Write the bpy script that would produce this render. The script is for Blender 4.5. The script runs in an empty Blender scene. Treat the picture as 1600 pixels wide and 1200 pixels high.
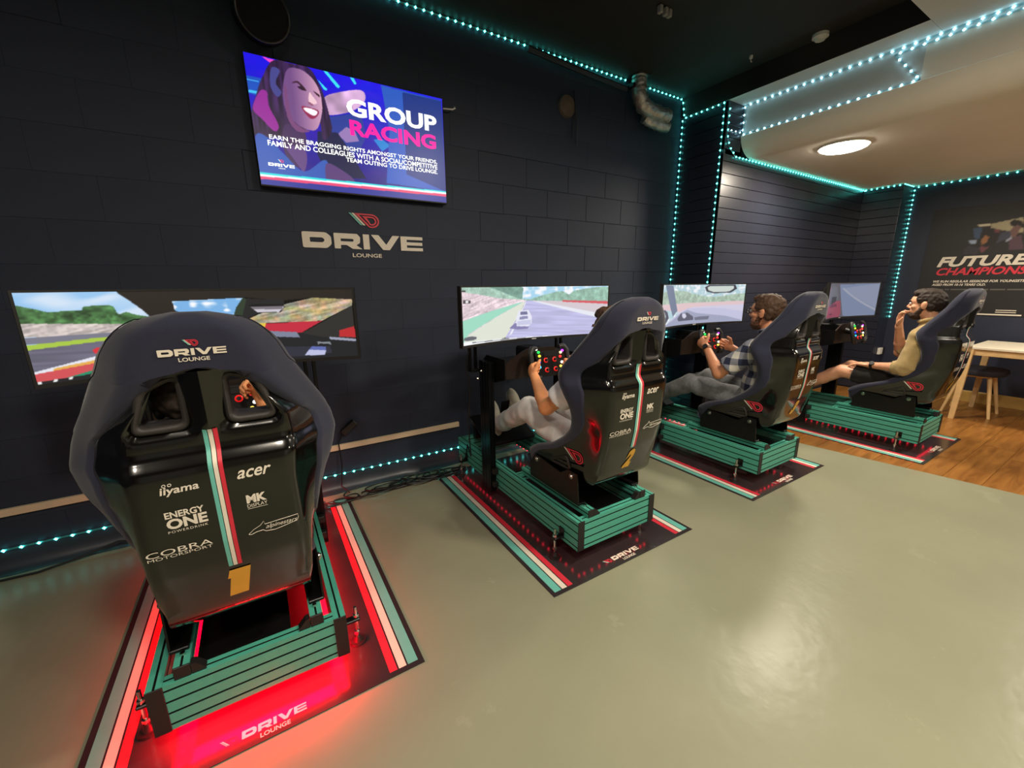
import bpy, math, random
import numpy as np
from mathutils import Vector, Matrix, noise
random.seed(7)
SC = bpy.context.scene
COL = SC.collection
PI = math.pi

# ------------------------------------------------------------------ camera
def make_camera():
    yaw, pitch, roll, f = 0.55040895, -0.234183623, -0.0105771764, 641.221
    ca, sa, cb, sb = math.cos(yaw), math.sin(yaw), math.cos(pitch), math.sin(pitch)
    fwd = Vector((sa*cb, ca*cb, sb)); right = Vector((ca, -sa, 0)); up = right.cross(fwd)
    r = right*math.cos(roll) + up*math.sin(roll)
    u = -right*math.sin(roll) + up*math.cos(roll)
    cd = bpy.data.cameras.new('camera'); cd.sensor_width = 36; cd.lens = f/1600*36
    cd.clip_start = 0.02
    o = bpy.data.objects.new('camera', cd); COL.objects.link(o)
    m = Matrix(((r.x, u.x, -fwd.x, 0), (r.y, u.y, -fwd.y, 0), (r.z, u.z, -fwd.z, 1.38), (0, 0, 0, 1)))
    o.matrix_world = m
    SC.camera = o
make_camera()

# ------------------------------------------------------------------ world, lamps, exposure
w = bpy.data.worlds.new('world'); SC.world = w; w.use_nodes = True
w.node_tree.nodes['Background'].inputs[0].default_value = (0.9, 0.85, 0.75, 1)
w.node_tree.nodes['Background'].inputs[1].default_value = 0.05
SC.view_settings.view_transform = 'Standard'
SC.view_settings.look = 'None'
SC.view_settings.exposure = 0.0
SC.view_settings.gamma = 1.0
SC.view_settings.use_curve_mapping = False
SC.cycles.use_denoising = True
WARM = (1.0, 0.88, 0.71)
# ceiling lamps: x, y, z, watts (first seen, others added to brighten the room)
LAMPS = [(4.40, 1.785, 2.49, 46), (5.9, -0.4, 2.49, 58), (2.0, 0.30, 2.86, 50), (0.2, -0.35, 2.86, 40), (2.6, -2.0, 2.86, 38),
         (-1.3, -0.6, 2.86, 22)]
def lamp_light(x, y, z, watts, r=0.15):
    ld = bpy.data.lights.new('ceiling_lamp_light', 'AREA'); ld.shape = 'DISK'; ld.size = 2*r
    ld.energy = watts; ld.color = WARM
    o = bpy.data.objects.new('ceiling_lamp_light', ld); o.location = (x, y, z-0.003)
    COL.objects.link(o)
    return o

# ------------------------------------------------------------------ colour helpers
def lin(c):
    c = c/255.0
    return c/12.92 if c <= 0.04045 else ((c+0.055)/1.055)**2.4
def rgb(r, g, b): return (lin(r), lin(g), lin(b), 1.0)
MATS = {}
def mat(name, col, rough=0.5, metal=0.0, emit=None, estr=0.0, coat=0.0, spec=0.5, sheen=0.0, noise_scale=None, noise_amt=0.0, bump=0.0, bump_scale=200, alpha=None):
    m = bpy.data.materials.new(name); m.use_nodes = True
    nt = m.node_tree; b = nt.nodes['Principled BSDF']
    b.inputs['Base Color'].default_value = col
    b.inputs['Roughness'].default_value = rough
    b.inputs['Metallic'].default_value = metal
    b.inputs['Specular IOR Level'].default_value = spec
    b.inputs['Coat Weight'].default_value = coat
    b.inputs['Coat Roughness'].default_value = 0.06
    b.inputs['Sheen Weight'].default_value = sheen
    if emit is not None:
        b.inputs['Emission Color'].default_value = emit; b.inputs['Emission Strength'].default_value = estr
    tc = nt.nodes.new('ShaderNodeTexCoord')
    if noise_scale:
        n = nt.nodes.new('ShaderNodeTexNoise'); n.inputs['Scale'].default_value = noise_scale; n.inputs['Detail'].default_value = 6
        nt.links.new(tc.outputs['Object'], n.inputs['Vector'])
        r = nt.nodes.new('ShaderNodeMapRange')
        r.inputs['From Min'].default_value = 0.3; r.inputs['From Max'].default_value = 0.7
        r.inputs['To Min'].default_value = 1-noise_amt; r.inputs['To Max'].default_value = 1+noise_amt
        nt.links.new(n.outputs['Fac'], r.inputs['Value'])
        mx = nt.nodes.new('ShaderNodeVectorMath'); mx.operation = 'SCALE'
        mx.inputs[0].default_value = col[:3]
        nt.links.new(r.outputs['Result'], mx.inputs['Scale'])
        nt.links.new(mx.outputs['Vector'], b.inputs['Base Color'])
    if bump > 0:
        n2 = nt.nodes.new('ShaderNodeTexNoise'); n2.inputs['Scale'].default_value = bump_scale; n2.inputs['Detail'].default_value = 4
        nt.links.new(tc.outputs['Object'], n2.inputs['Vector'])
        bp = nt.nodes.new('ShaderNodeBump'); bp.inputs['Strength'].default_value = bump; bp.inputs['Distance'].default_value = 0.01
        nt.links.new(n2.outputs['Fac'], bp.inputs['Height']); nt.links.new(bp.outputs['Normal'], b.inputs['Normal'])
    MATS[name] = m
    return m

GREEN = mat('green_anodised', rgb(78, 168, 146), 0.38, 0.0, noise_scale=60, noise_amt=0.05)
SLOT = mat('slot_shade', rgb(10, 12, 12), 0.7)  # shade inside the profile grooves, painted as near-black slot faces
BLACKP = mat('black_plastic', rgb(26, 24, 23), 0.5, noise_scale=80, noise_amt=0.12)
BLACKM = mat('black_metal', rgb(20, 19, 19), 0.35, 0.3, noise_scale=40, noise_amt=0.1)
BLACKANO = mat('black_anodised', rgb(22, 24, 28), 0.3, 0.6, noise_scale=40, noise_amt=0.1)
GLOSS = mat('gloss_black_shell', rgb(8, 7, 6), 0.16, 0.0, coat=0.7, spec=0.5, noise_scale=3, noise_amt=0.1)
NAVY = mat('navy_fabric', rgb(40, 42, 60), 0.85, sheen=0.25, spec=0.2, noise_scale=500, noise_amt=0.15, bump=0.12, bump_scale=900)
RUBBER = mat('window_rubber', rgb(48, 44, 42), 0.55)
STEEL = mat('bright_steel', rgb(200, 196, 188), 0.22, 1.0, noise_scale=30, noise_amt=0.05)
CREAM = mat('cream_print', rgb(232, 222, 205), 0.5, noise_scale=30, noise_amt=0.03)
REDP = mat('red_print', rgb(215, 48, 66), 0.45, noise_scale=30, noise_amt=0.03)
TEALP = mat('teal_print', rgb(108, 190, 176), 0.45, noise_scale=30, noise_amt=0.03)
GOLD = mat('gold_print', rgb(222, 166, 58), 0.4, noise_scale=30, noise_amt=0.04)
MATB = mat('mat_vinyl', rgb(50, 43, 45), 0.17, noise_scale=5, noise_amt=0.12)
MATEDGE = mat('mat_edge', rgb(30, 28, 30), 0.35, noise_scale=5, noise_amt=0.1)
WALLP = mat('navy_wall_paint', rgb(47, 53, 68), 0.6, spec=0.25, noise_scale=2.5, noise_amt=0.10, bump=0.10, bump_scale=30)
MORTAR = mat('wall_joint', rgb(43, 48, 62), 0.6, noise_scale=8, noise_amt=0.1)
SLATM = mat('slat_paint', rgb(40, 42, 54), 0.32, noise_scale=3, noise_amt=0.1)
FARW = mat('far_wall_paint', rgb(36, 42, 60), 0.5, noise_scale=3, noise_amt=0.1, bump=0.1, bump_scale=40)
CEILB = mat('dark_ceiling', rgb(40, 36, 32), 0.7, noise_scale=2, noise_amt=0.25)
CEILW = mat('cream_ceiling', rgb(240, 230, 214), 0.75, noise_scale=1.2, noise_amt=0.05, bump=0.15, bump_scale=15)
SOFFW = mat('pale_riser', rgb(205, 205, 200), 0.7, noise_scale=2, noise_amt=0.05)
OAK = mat('pale_oak', rgb(224, 188, 132), 0.5, noise_scale=14, noise_amt=0.1)
SKIRT = mat('oak_skirting', rgb(200, 162, 88), 0.45, noise_scale=9, noise_amt=0.12)
BEIGE = mat('beige_trunking', rgb(226, 204, 172), 0.5, noise_scale=8, noise_amt=0.04)
WHITEP = mat('white_plastic', rgb(225, 222, 214), 0.4, noise_scale=20, noise_amt=0.03)
CABLE = mat('black_cable', rgb(14, 15, 17), 0.45, noise_scale=30, noise_amt=0.1)
FOIL = mat('foil_duct', rgb(196, 192, 186), 0.35, 0.8, noise_scale=25, noise_amt=0.35, bump=0.6, bump_scale=60)
def emis(name, col, s):
    return mat(name, col, 0.4, emit=col, estr=s)
LEDT = emis('led_teal', (0.10, 1.0, 0.90, 1), 11)
LEDW = emis('led_icy', (0.42, 0.82, 1.0, 1), 10)
LEDR = emis('led_red', (1.0, 0.01, 0.04, 1), 15)
TAPE = mat('led_tape', rgb(60, 120, 120), 0.4, noise_scale=30, noise_amt=0.05)
TAPEW = mat('led_tape_pale', rgb(150, 190, 195), 0.4, noise_scale=30, noise_amt=0.05)
TAPER = mat('led_tape_red', rgb(60, 20, 20), 0.4, noise_scale=30, noise_amt=0.05)

def vcol_mat(name, strength=1.0, emit=True, rough=0.35):
    m = bpy.data.materials.new(name); m.use_nodes = True
    nt = m.node_tree; b = nt.nodes['Principled BSDF']
    a = nt.nodes.new('ShaderNodeAttribute'); a.attribute_name = 'Col'
    if emit:
        b.inputs['Base Color'].default_value = (0.01, 0.01, 0.01, 1)
        nt.links.new(a.outputs['Color'], b.inputs['Emission Color']); b.inputs['Emission Strength'].default_value = strength
    else:
        nt.links.new(a.outputs['Color'], b.inputs['Base Color'])
    b.inputs['Roughness'].default_value = rough
    return m
SCREEN = vcol_mat('screen_picture', 1.05)
POSTER = vcol_mat('poster_print', 0, False, 0.5)
def emat(name, c, s=1.0): return mat(name, (0.01, 0.01, 0.01, 1), 0.4, emit=rgb(*c), estr=s)
SCW = emat('screen_white', (255, 255, 250), 1.3)
SCP = emat('screen_pink', (255, 10, 150), 1.3)
SCT = emat('screen_teal', (60, 230, 235), 1.1)
SCR = emat('screen_red', (235, 60, 110), 1.1)

# ------------------------------------------------------------------ mesh builder
def frame_of(d):
    d = Vector(d).normalized()
    a = Vector((0, 0, 1)) if abs(d.z) < 0.9 else Vector((1, 0, 0))
    u = d.cross(a).normalized(); v = d.cross(u).normalized()
    return d, u, v
class MB:
    def __init__(s): s.V = []; s.F = []; s.M = []
    def add(s, vs, fs, mi=0):
        b = len(s.V); s.V += [tuple(v) for v in vs]
        s.F += [tuple(b+i for i in f) for f in fs]; s.M += [mi]*len(fs)
        return s
    def box(s, x0, x1, y0, y1, z0, z1, mi=0):
        v = [(x0,y0,z0),(x1,y0,z0),(x1,y1,z0),(x0,y1,z0),(x0,y0,z1),(x1,y0,z1),(x1,y1,z1),(x0,y1,z1)]
        return s.add(v, [(0,3,2,1),(4,5,6,7),(0,1,5,4),(1,2,6,5),(2,3,7,6),(3,0,4,7)], mi)
    def bbox(s, x0, x1, y0, y1, z0, z1, c=0.004, mi=0):   # bevelled box
        vs = []
        idx = {}
        X = (x0, x1); Y = (y0, y1); Z = (z0, z1)
        for i in (0,1):
            for j in (0,1):
                for k in (0,1):
                    for ax in range(3):
                        p = [X[i], Y[j], Z[k]]
                        for a2, q in ((0, i), (1, j), (2, k)):
                            if a2 != ax: p[a2] += c if q == 0 else -c
                        idx[(i,j,k,ax)] = len(vs); vs.append(p)
        fs = []
        def q(*k): return [idx[a] for a in k]
        for i in (0,1):
            f = q((i,0,0,0),(i,1,0,0),(i,1,1,0),(i,0,1,0)); fs.append(f if i else f[::-1])
            f = q((0,i,0,1),(0,i,1,1),(1,i,1,1),(1,i,0,1)); fs.append(f if i else f[::-1])
            f = q((0,0,i,2),(1,0,i,2),(1,1,i,2),(0,1,i,2)); fs.append(f if i else f[::-1])
        for i in (0,1):
            for j in (0,1):
                f = q((i,j,0,0),(i,j,1,0),(i,j,1,1),(i,j,0,1)); fs.append(f if (i == j) else f[::-1])
                f = q((i,0,j,0),(i,1,j,0),(i,1,j,2),(i,0,j,2)); fs.append(f if (i != j) else f[::-1])
                f = q((0,i,j,1),(1,i,j,1),(1,i,j,2),(0,i,j,2)); fs.append(f if (i == j) else f[::-1])
        for i in (0,1):
            for j in (0,1):
                for k in (0,1):
                    f = q((i,j,k,0),(i,j,k,1),(i,j,k,2)); fs.append(f if (i+j+k) % 2 else f[::-1])
        return s.add(vs, fs, mi)
    def prism(s, poly, axis, a, b, mi=0, cap=True):
        # poly in the two other axes (in x,y,z order); extruded from a to b on axis
        n = len(poly)
        def mk(p, t):
            l = list(p); l.insert(axis, t); return l
        v = [mk(p, a) for p in poly] + [mk(p, b) for p in poly]
        f = [(i, (i+1) % n, n+(i+1) % n, n+i) for i in range(n)]
        if cap: f += [tuple(range(n))[::-1], tuple(range(n, 2*n))]
        return s.add(v, f, mi)
    def cyl(s, p0, p1, r0, r1=None, n=16, mi=0, cap=True):
        r1 = r0 if r1 is None else r1
        p0 = Vector(p0); p1 = Vector(p1); d, u, v = frame_of(p1-p0)
        vs = []
        for p, r in ((p0, r0), (p1, r1)):
            for i in range(n):
                a = 2*PI*i/n; vs.append(p + (u*math.cos(a)+v*math.sin(a))*r)
        fs = [(i, i+n, (i+1) % n+n, (i+1) % n) for i in range(n)]
        if cap: fs += [tuple(range(n)), tuple(range(2*n-1, n-1, -1))]
        return s.add(vs, fs, mi)
    def tube(s, pts, r, n=8, mi=0, closed=False):
        pts = [Vector(p) for p in pts]; m = len(pts); vs = []; prev = None
        for k in range(m):
            if closed: d = pts[(k+1) % m]-pts[k-1]
            else: d = pts[min(k+1, m-1)]-pts[max(k-1, 0)]
            d = d.normalized()
            if prev is None: _, u, _ = frame_of(d)
            else:
                u = (prev-d*prev.dot(d)); u = u.normalized() if u.length > 1e-6 else frame_of(d)[1]
            prev = u; v = d.cross(u)
            rr = r[k] if isinstance(r, (list, tuple)) else r
            for i in range(n):
                a = 2*PI*i/n; vs.append(pts[k]+(u*math.cos(a)+v*math.sin(a))*rr)
        fs = []
        for k in range(m if closed else m-1):
            b0 = k*n; b1 = ((k+1) % m)*n
            fs += [(b0+i, b0+(i+1) % n, b1+(i+1) % n, b1+i) for i in range(n)]
        if not closed: fs += [tuple(range(n))[::-1], tuple(range((m-1)*n, m*n))]
        return s.add(vs, fs, mi)
    def ell(s, c, r, ax=None, n=16, mi=0):
        c = Vector(c)
        if not hasattr(r, '__len__'): r = (r, r, r)
        A = ax or (Vector((1,0,0)), Vector((0,1,0)), Vector((0,0,1)))
        h = n//2; vs = [c+A[2]*r[2]]
        for j in range(1, h):
            t = PI*j/h
            for i in range(n):
                a = 2*PI*i/n
                vs.append(c+A[0]*(r[0]*math.sin(t)*math.cos(a))+A[1]*(r[1]*math.sin(t)*math.sin(a))+A[2]*(r[2]*math.cos(t)))
        vs.append(c-A[2]*r[2]); fs = []
        for i in range(n): fs.append((0, 1+i, 1+(i+1) % n))
        for j in range(h-2):
            for i in range(n):
                a = 1+j*n+i; b = 1+j*n+(i+1) % n
                fs.append((a, a+n, b+n, b))
        L = len(vs)-1
        for i in range(n): fs.append((L, 1+(h-2)*n+(i+1) % n, 1+(h-2)*n+i))
        return s.add(vs, fs, mi)
    def cap(s, p0, r0, p1, r1, n=14):    # tapered capsule
        s.ell(p0, r0, n=n); s.ell(p1, r1, n=n)
        if (Vector(p1)-Vector(p0)).length > 1e-5: s.cyl(p0, p1, r0, r1, n=n)
        return s
    def grid(s, rows, mi=0, closed=False, flip=False):
        n = len(rows[0]); vs = [p for r in rows for p in r]; fs = []
        for j in range(len(rows)-1):
            for i in range(n if closed else n-1):
                a = j*n+i; b = j*n+(i+1) % n
                f = (a, b, b+n, a+n); fs.append(f[::-1] if flip else f)
        return s.add(vs, fs, mi)
    def mesh(s, name, mats, angle=35, smooth=True):
        me = bpy.data.meshes.new(name); me.from_pydata(s.V, [], s.F)
        for m in (mats if isinstance(mats, (list, tuple)) else [mats]): me.materials.append(m)
        if any(s.M): me.polygons.foreach_set('material_index', s.M)
        if smooth:
            me.shade_smooth()
            if angle is not None: me.set_sharp_from_angle(angle=math.radians(angle))
        me.update()
        return me
    def build(s, name, mats, parent=None, angle=35, smooth=True, **kw):
        return link(name, s.mesh(name, mats, angle, smooth), parent, **kw)
def link(name, me, parent=None, loc=None, rot=None, label=None, cat=None, group=None, kind=None):
    o = bpy.data.objects.new(name, me); COL.objects.link(o)
    if parent: o.parent = parent
    if loc: o.location = loc
    if rot: o.rotation_euler = rot
    return tag(o, label, cat, group, kind)
def tag(o, label=None, cat=None, group=None, kind=None):
    for k, v in (('label', label), ('category', cat), ('group', group), ('kind', kind)):
        if v: o[k] = v
    return o
def thing(name, label, cat, loc=(0,0,0), rot=(0,0,0), group=None):
    o = bpy.data.objects.new(name, None); o.empty_display_size = 0.1; COL.objects.link(o)
    o.location = loc; o.rotation_euler = rot
    return tag(o, label, cat, group)
CACHE = {}
def cached(key, fn):
    if key not in CACHE: CACHE[key] = fn()
    return CACHE[key]

# ------------------------------------------------------------------ flat lettering
TMP = bpy.data.scenes.new('workbench')      # scratch scene for evaluating curves and modifiers, removed at the end
def curve_to_2d(cd):
    o = bpy.data.objects.new('tmp_curve', cd); TMP.collection.objects.link(o)
    TMP.view_layers[0].update(); dg = TMP.view_layers[0].depsgraph
    e = o.evaluated_get(dg); me = e.to_mesh()
    V = [(v.co.x, v.co.y) for v in me.vertices]; F = [tuple(p.vertices) for p in me.polygons]
    e.to_mesh_clear(); bpy.data.objects.remove(o); bpy.data.curves.remove(cd)
    return V, F
def fit(V, F, x, y, w, h, shear=0.0):
    xs = [v[0] for v in V]; ys = [v[1] for v in V]
    x0, x1, y0, y1 = min(xs), max(xs), min(ys), max(ys)
    out = []
    for a, b in V:
        u = (a-x0)/(x1-x0); t = (b-y0)/(y1-y0)
        out.append((x+u*(w-shear*h)+shear*h*t, y+t*h))
    return out, F
def text2d(s, x, y, w, h, bold=0.0, shear=0.0, space=1.0):
    def mk():
        cd = bpy.data.curves.new('txt', 'FONT'); cd.body = s; cd.offset = bold; cd.space_character = space
        cd.resolution_u = 3
        return curve_to_2d(cd)
    V, F = cached(('txt', s, bold, space), mk)
    return fit(V, F, x, y, w, h, shear)
def loops2d(loops):
    cd = bpy.data.curves.new('loops', 'CURVE'); cd.dimensions = '2D'; cd.fill_mode = 'BOTH'
    for lp in loops:
        sp = cd.splines.new('POLY'); sp.points.add(len(lp)-1)
        for p, q in zip(sp.points, lp): p.co = (q[0], q[1], 0, 1)
        sp.use_cyclic_u = True
    return curve_to_2d(cd)
def rounded(poly, r, n=4):
    out = []
    m = len(poly)
    for i in range(m):
        p = Vector(poly[i]).to_2d(); a = Vector(poly[i-1]).to_2d(); b = Vector(poly[(i+1) % m]).to_2d()
        da = (a-p); db = (b-p); ra = min(r, da.length*0.45); rb = min(r, db.length*0.45)
        pa = p+da.normalized()*ra; pb = p+db.normalized()*rb
        for k in range(n+1):
            t = k/n; q = pa*(1-t)**2 + p*2*t*(1-t) + pb*t*t; out.append((q.x, q.y))
    return out
def drive_word():
    def mk():
        L = []
        sh = lambda pts, dx: [(a+dx, b) for a, b in pts]
        L.append(rounded(sh([(0,0),(1.45,0),(1.75,0.25),(1.75,0.75),(1.45,1),(0,1)], 0), 0.12))
        L.append(rounded(sh([(0.45,0.36),(1.2,0.36),(1.32,0.46),(1.32,0.56),(1.2,0.66),(0.45,0.66)], 0), 0.05))
        L.append(rounded(sh([(0,0),(0.4,0),(0.4,0.24),(0.8,0.24),(1.15,0),(1.8,0),(1.4,0.26),(1.65,0.4),(1.7,0.78),(1.5,1),(0,1)], 1.92), 0.06))
        L.append(rounded(sh([(0.42,0.48),(1.2,0.48),(1.26,0.57),(1.2,0.66),(0.42,0.66)], 1.92), 0.03))
        L.append(sh([(0,0),(0.42,0),(0.42,1),(0,1)], 3.8))
        L.append(rounded(sh([(0,1),(0.52,1),(1.02,0.36),(1.5,1),(2.0,1),(1.25,0),(0.78,0)], 4.35), 0.05))
        L.append(sh([(0,0),(1.65,0),(1.65,0.22),(0.45,0.22),(0.45,0.39),(1.62,0.39),(1.62,0.61),(0.45,0.61),(0.45,0.78),(1.65,0.78),(1.65,1),(0,1)], 6.42))
        return loops2d(L)
    return cached('drive', mk)
def icon_red():
    def mk():
        def drop(k):
            c = Vector((0.98, 0.52)); pts = []
            R = 0.48-k
            pts.append((0.0+k*2.6, 1.0-k*1.0))
            for i in range(11):
                a = math.radians(90-i*20); pts.append((c.x+R*math.cos(a), c.y+R*math.sin(a)))
            pts.append((0.72+k*0.55, 0.18+k*1.0))
            return pts
        return loops2d([drop(0), drop(0.1), drop(0.17), drop(0.27)])
    return cached('icon', mk)
def icon_stripe(dx):
    return ([(0+dx, 1.0), (0.13+dx, 1.0), (0.78+dx, 0.2), (0.65+dx, 0.2)], [(0, 1, 2, 3)])
def place2d(VF, fn, mb, mi=0):
    V, F = VF
    mb.add([fn(a, b) for a, b in V], F, mi)
def logo_parts(x, y, wd, lounge=True, horiz=False, lw=0.46, lh=0.58):
    """list of (V,F,material index) 2D: 0 cream 1 red 2 teal; x,y = lower-left of DRIVE word, wd its width"""
    out = []
    h = wd/8.0
    if horiz: h = wd/6.6
    V, F = drive_word(); out.append((*fit(V, F, x, y, wd, h), 0))
    if lounge: out.append((*text2d('LOUNGE', x+wd*(0.5-lw/2), y-h*(lh+0.3), wd*lw, h*lh, 0.02), 0))
    if horiz: ix, iy, iw = x-h*1.75, y-h*0.1, h*1.0
    else: ix, iy, iw = x+wd*0.42, y+h*1.28, h*1.0
    V, F = icon_red(); out.append(([(ix+a*iw, iy+b*iw) for a, b in V], F, 1))
    for k, mi in ((-0.17, 0), (-0.34, 2)):
        V, F = icon_stripe(k); out.append(([(ix+a*iw, iy+b*iw) for a, b in V], F, mi))
    return out
def logo_mesh(parts, fn):
    mb = MB()
    for V, F, mi in parts: mb.add([fn(a, b) for a, b in V], F, mi)
    return mb

# ------------------------------------------------------------------ the room
WY = 2.888; XC = 3.703; Y2 = 2.415; XR = 3.946; ZT = 3.085; ZL = 2.505; XF = 6.69; XW = 7.02; XL = -2.5; YB = -3.4
def floor_material():
    m = bpy.data.materials.new('grey_floor_paint'); m.use_nodes = True; nt = m.node_tree; b = nt.nodes['Principled BSDF']
    tc = nt.nodes.new('ShaderNodeTexCoord')
    n = nt.nodes.new('ShaderNodeTexNoise'); n.inputs['Scale'].default_value = 1.1; n.inputs['Detail'].default_value = 5
    n2 = nt.nodes.new('ShaderNodeTexNoise'); n2.inputs['Scale'].default_value = 3.2; n2.inputs['Detail'].default_value = 8; n2.inputs['Roughness'].default_value = 0.7
    nt.links.new(tc.outputs['Object'], n.inputs['Vector']); nt.links.new(tc.outputs['Object'], n2.inputs['Vector'])
    cr = nt.nodes.new('ShaderNodeValToRGB')
    cr.color_ramp.elements[0].position = 0.35; cr.color_ramp.elements[0].color = rgb(139, 140, 117)
    cr.color_ramp.elements[1].position = 0.7; cr.color_ramp.elements[1].color = rgb(151, 151, 127)
    nt.links.new(n.outputs['Fac'], cr.inputs['Fac'])
    cr2 = nt.nodes.new('ShaderNodeValToRGB')
    cr2.color_ramp.elements[0].position = 0.62; cr2.color_ramp.elements[0].color = (0, 0, 0, 1)
    cr2.color_ramp.elements[1].position = 0.64; cr2.color_ramp.elements[1].color = (1, 1, 1, 1)
    nt.links.new(n2.outputs['Fac'], cr2.inputs['Fac'])
    mx = nt.nodes.new('ShaderNodeMix'); mx.data_type = 'RGBA'
    sc = nt.nodes.new('ShaderNodeMath'); sc.operation = 'MULTIPLY'; sc.inputs[1].default_value = 0.35
    nt.links.new(cr2.outputs['Color'], sc.inputs[0]); nt.links.new(sc.outputs[0], mx.inputs['Factor'])
    nt.links.new(cr.outputs['Color'], mx.inputs['A']); mx.inputs['B'].default_value = rgb(162, 161, 136)
    nt.links.new(mx.outputs['Result'], b.inputs['Base Color'])
    b.inputs['Roughness'].default_value = 0.3
    b.inputs['Specular IOR Level'].default_value = 0.4
    n3 = nt.nodes.new('ShaderNodeTexNoise'); n3.inputs['Scale'].default_value = 14
    nt.links.new(tc.outputs['Object'], n3.inputs['Vector'])
    bp = nt.nodes.new('ShaderNodeBump'); bp.inputs['Strength'].default_value = 0.08; bp.inputs['Distance'].default_value = 0.02
    nt.links.new(n3.outputs['Fac'], bp.inputs['Height']); nt.links.new(bp.outputs['Normal'], b.inputs['Normal'])
    return m
def wood_material():
    m = bpy.data.materials.new('oak_laminate'); m.use_nodes = True; nt = m.node_tree; b = nt.nodes['Principled BSDF']
    tc = nt.nodes.new('ShaderNodeTexCoord'); oi = nt.nodes.new('ShaderNodeObjectInfo')
    add = nt.nodes.new('ShaderNodeVectorMath'); add.operation = 'MULTIPLY_ADD'
    nt.links.new(tc.outputs['Object'], add.inputs[0]); add.inputs[1].default_value = (1.2, 9, 1)
    sc = nt.nodes.new('ShaderNodeVectorMath'); sc.operation = 'SCALE'; sc.inputs[0].default_value = (13, 7, 5)
    nt.links.new(oi.outputs['Random'], sc.inputs['Scale']); nt.links.new(sc.outputs['Vector'], add.inputs[2])
    n = nt.nodes.new('ShaderNodeTexNoise'); n.inputs['Scale'].default_value = 2.2; n.inputs['Detail'].default_value = 8; n.inputs['Distortion'].default_value = 1.0
    nt.links.new(add.outputs['Vector'], n.inputs['Vector'])
    cr = nt.nodes.new('ShaderNodeValToRGB')
    cr.color_ramp.elements[0].position = 0.3; cr.color_ramp.elements[0].color = rgb(122, 76, 30)
    cr.color_ramp.elements[1].position = 0.72; cr.color_ramp.elements[1].color = rgb(168, 115, 54)
    nt.links.new(n.outputs['Fac'], cr.inputs['Fac']); nt.links.new(cr.outputs['Color'], b.inputs['Base Color'])
    b.inputs['Roughness'].default_value = 0.28
    return m
FLOORM = floor_material(); WOODM = wood_material()
WOODEDGE = mat('laminate_joint', rgb(86, 56, 28), 0.5, noise_scale=10, noise_amt=0.1)

# floor: slab, with the painted part, and the laminate beyond
mb = MB(); mb.box(XL, XW+0.1, YB, WY+0.1, -0.2, -0.012)
mb.build('floor', [WOODEDGE], smooth=False, kind='structure')
def wood_x(y): return 4.16 - (y-0.33)*0.165      # painted / laminate boundary
mb = MB()
poly = [(XL, YB), (wood_x(YB), YB), (wood_x(Y2), Y2), (XC+0.0, Y2), (XC, WY), (XL, WY)]
mb.prism(poly, 2, -0.012, 0.0)
mb.build('floor_paint', [FLOORM], smooth=False, kind='structure')
fw = bpy.data.objects.new('floor_laminate', None); COL.objects.link(fw); tag(fw, kind='structure')
PW = 0.19
y = Y2
row = 0
while y > -1.6:
    y1 = y; y0 = y-PW
    x = wood_x((y0+y1)/2)-0.0
    first = True
    off = [0.5, 1.1, 0.8, 0.3][row % 4]
    while x < XW-0.02:
        xe = min(x+(off if first else 1.28), XW)
        a, b2 = x, xe
        mb = MB()
        if first:
            mb.prism([(wood_x(y0+0.001), y0+0.001), (b2-0.001, y0+0.001), (b2-0.001, y1-0.001), (wood_x(y1-0.001), y1-0.001)], 2, -0.012, 0.0)
        else:
            mb.box(a+0.001, b2-0.001, y0+0.001, y1-0.001, -0.012, 0.0)
        mb.build('plank', [WOODM], fw, smooth=False)
        x = xe; first = False
    y = y0; row += 1

# block wall
wb = MB(); wb.box(XL, XC+0.45, WY+0.0045, WY+0.2, -0.1, ZT+0.05)
wall_back = wb.build('wall_back', [MORTAR], smooth=False, kind='structure')
BW, BH, J = 0.4155, 0.2065, 0.0002
def block_mesh(w2, h2, open_):
    def mk():
        mb = MB(); c = 0.0032 if open_ else 0.0008; J = 0.0012 if open_ else 0.0001
        mb.bbox(-w2/2+J, w2/2-J, 0, 0.02, -h2/2+J, h2/2-J, c)
        return mb.mesh('block', [WALLP], 20)
    return cached(('blk', round(w2, 3), round(h2, 3), open_), mk)
zr = 1.917-BH*9
r = 0
while zr < ZT-0.02:
    z0 = max(zr, 0.0); z1 = min(zr+BH, ZT)
    if z1-z0 > 0.02:
        ph = 1.923 if r % 2 == 0 else 2.1255
        k0 = math.floor((XL-ph)/BW)
        k = k0
        while ph+k*BW < XC:
            a = max(ph+k*BW, XL); b2 = min(ph+(k+1)*BW, XC)
            if b2-a > 0.02:
                link('block', block_mesh(b2-a, z1-z0, (a > 1.45 and 1.2 < z0 < 2.2) or random.random() < 0.06), wall_back, loc=((a+b2)/2, WY+random.uniform(-0.0004, 0.0005), (z0+z1)/2), rot=(random.uniform(-0.002, 0.002), 0, random.uniform(-0.001, 0.001)))
            k += 1
    zr += BH; r += 1
# navy coving sheet at the foot of the block wall
mb = MB(); rows = []
for j, (yy, zz) in enumerate(((WY-0.004, 0.105), (WY-0.008, 0.07), (WY-0.02, 0.03), (WY-0.045, 0.004), (WY-0.06, 0.001))):
    rows.append([(XL+0.1*i, yy-0.006*math.sin(i*1.7+j)*(j > 1), zz) for i in range(int((XC-XL)/0.1)+1)])
mb.grid(rows)
mb.build('baseboard_back', [mat('coving_sheet', rgb(46, 52, 62), 0.35, noise_scale=6, noise_amt=0.2)], kind='structure')

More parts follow.
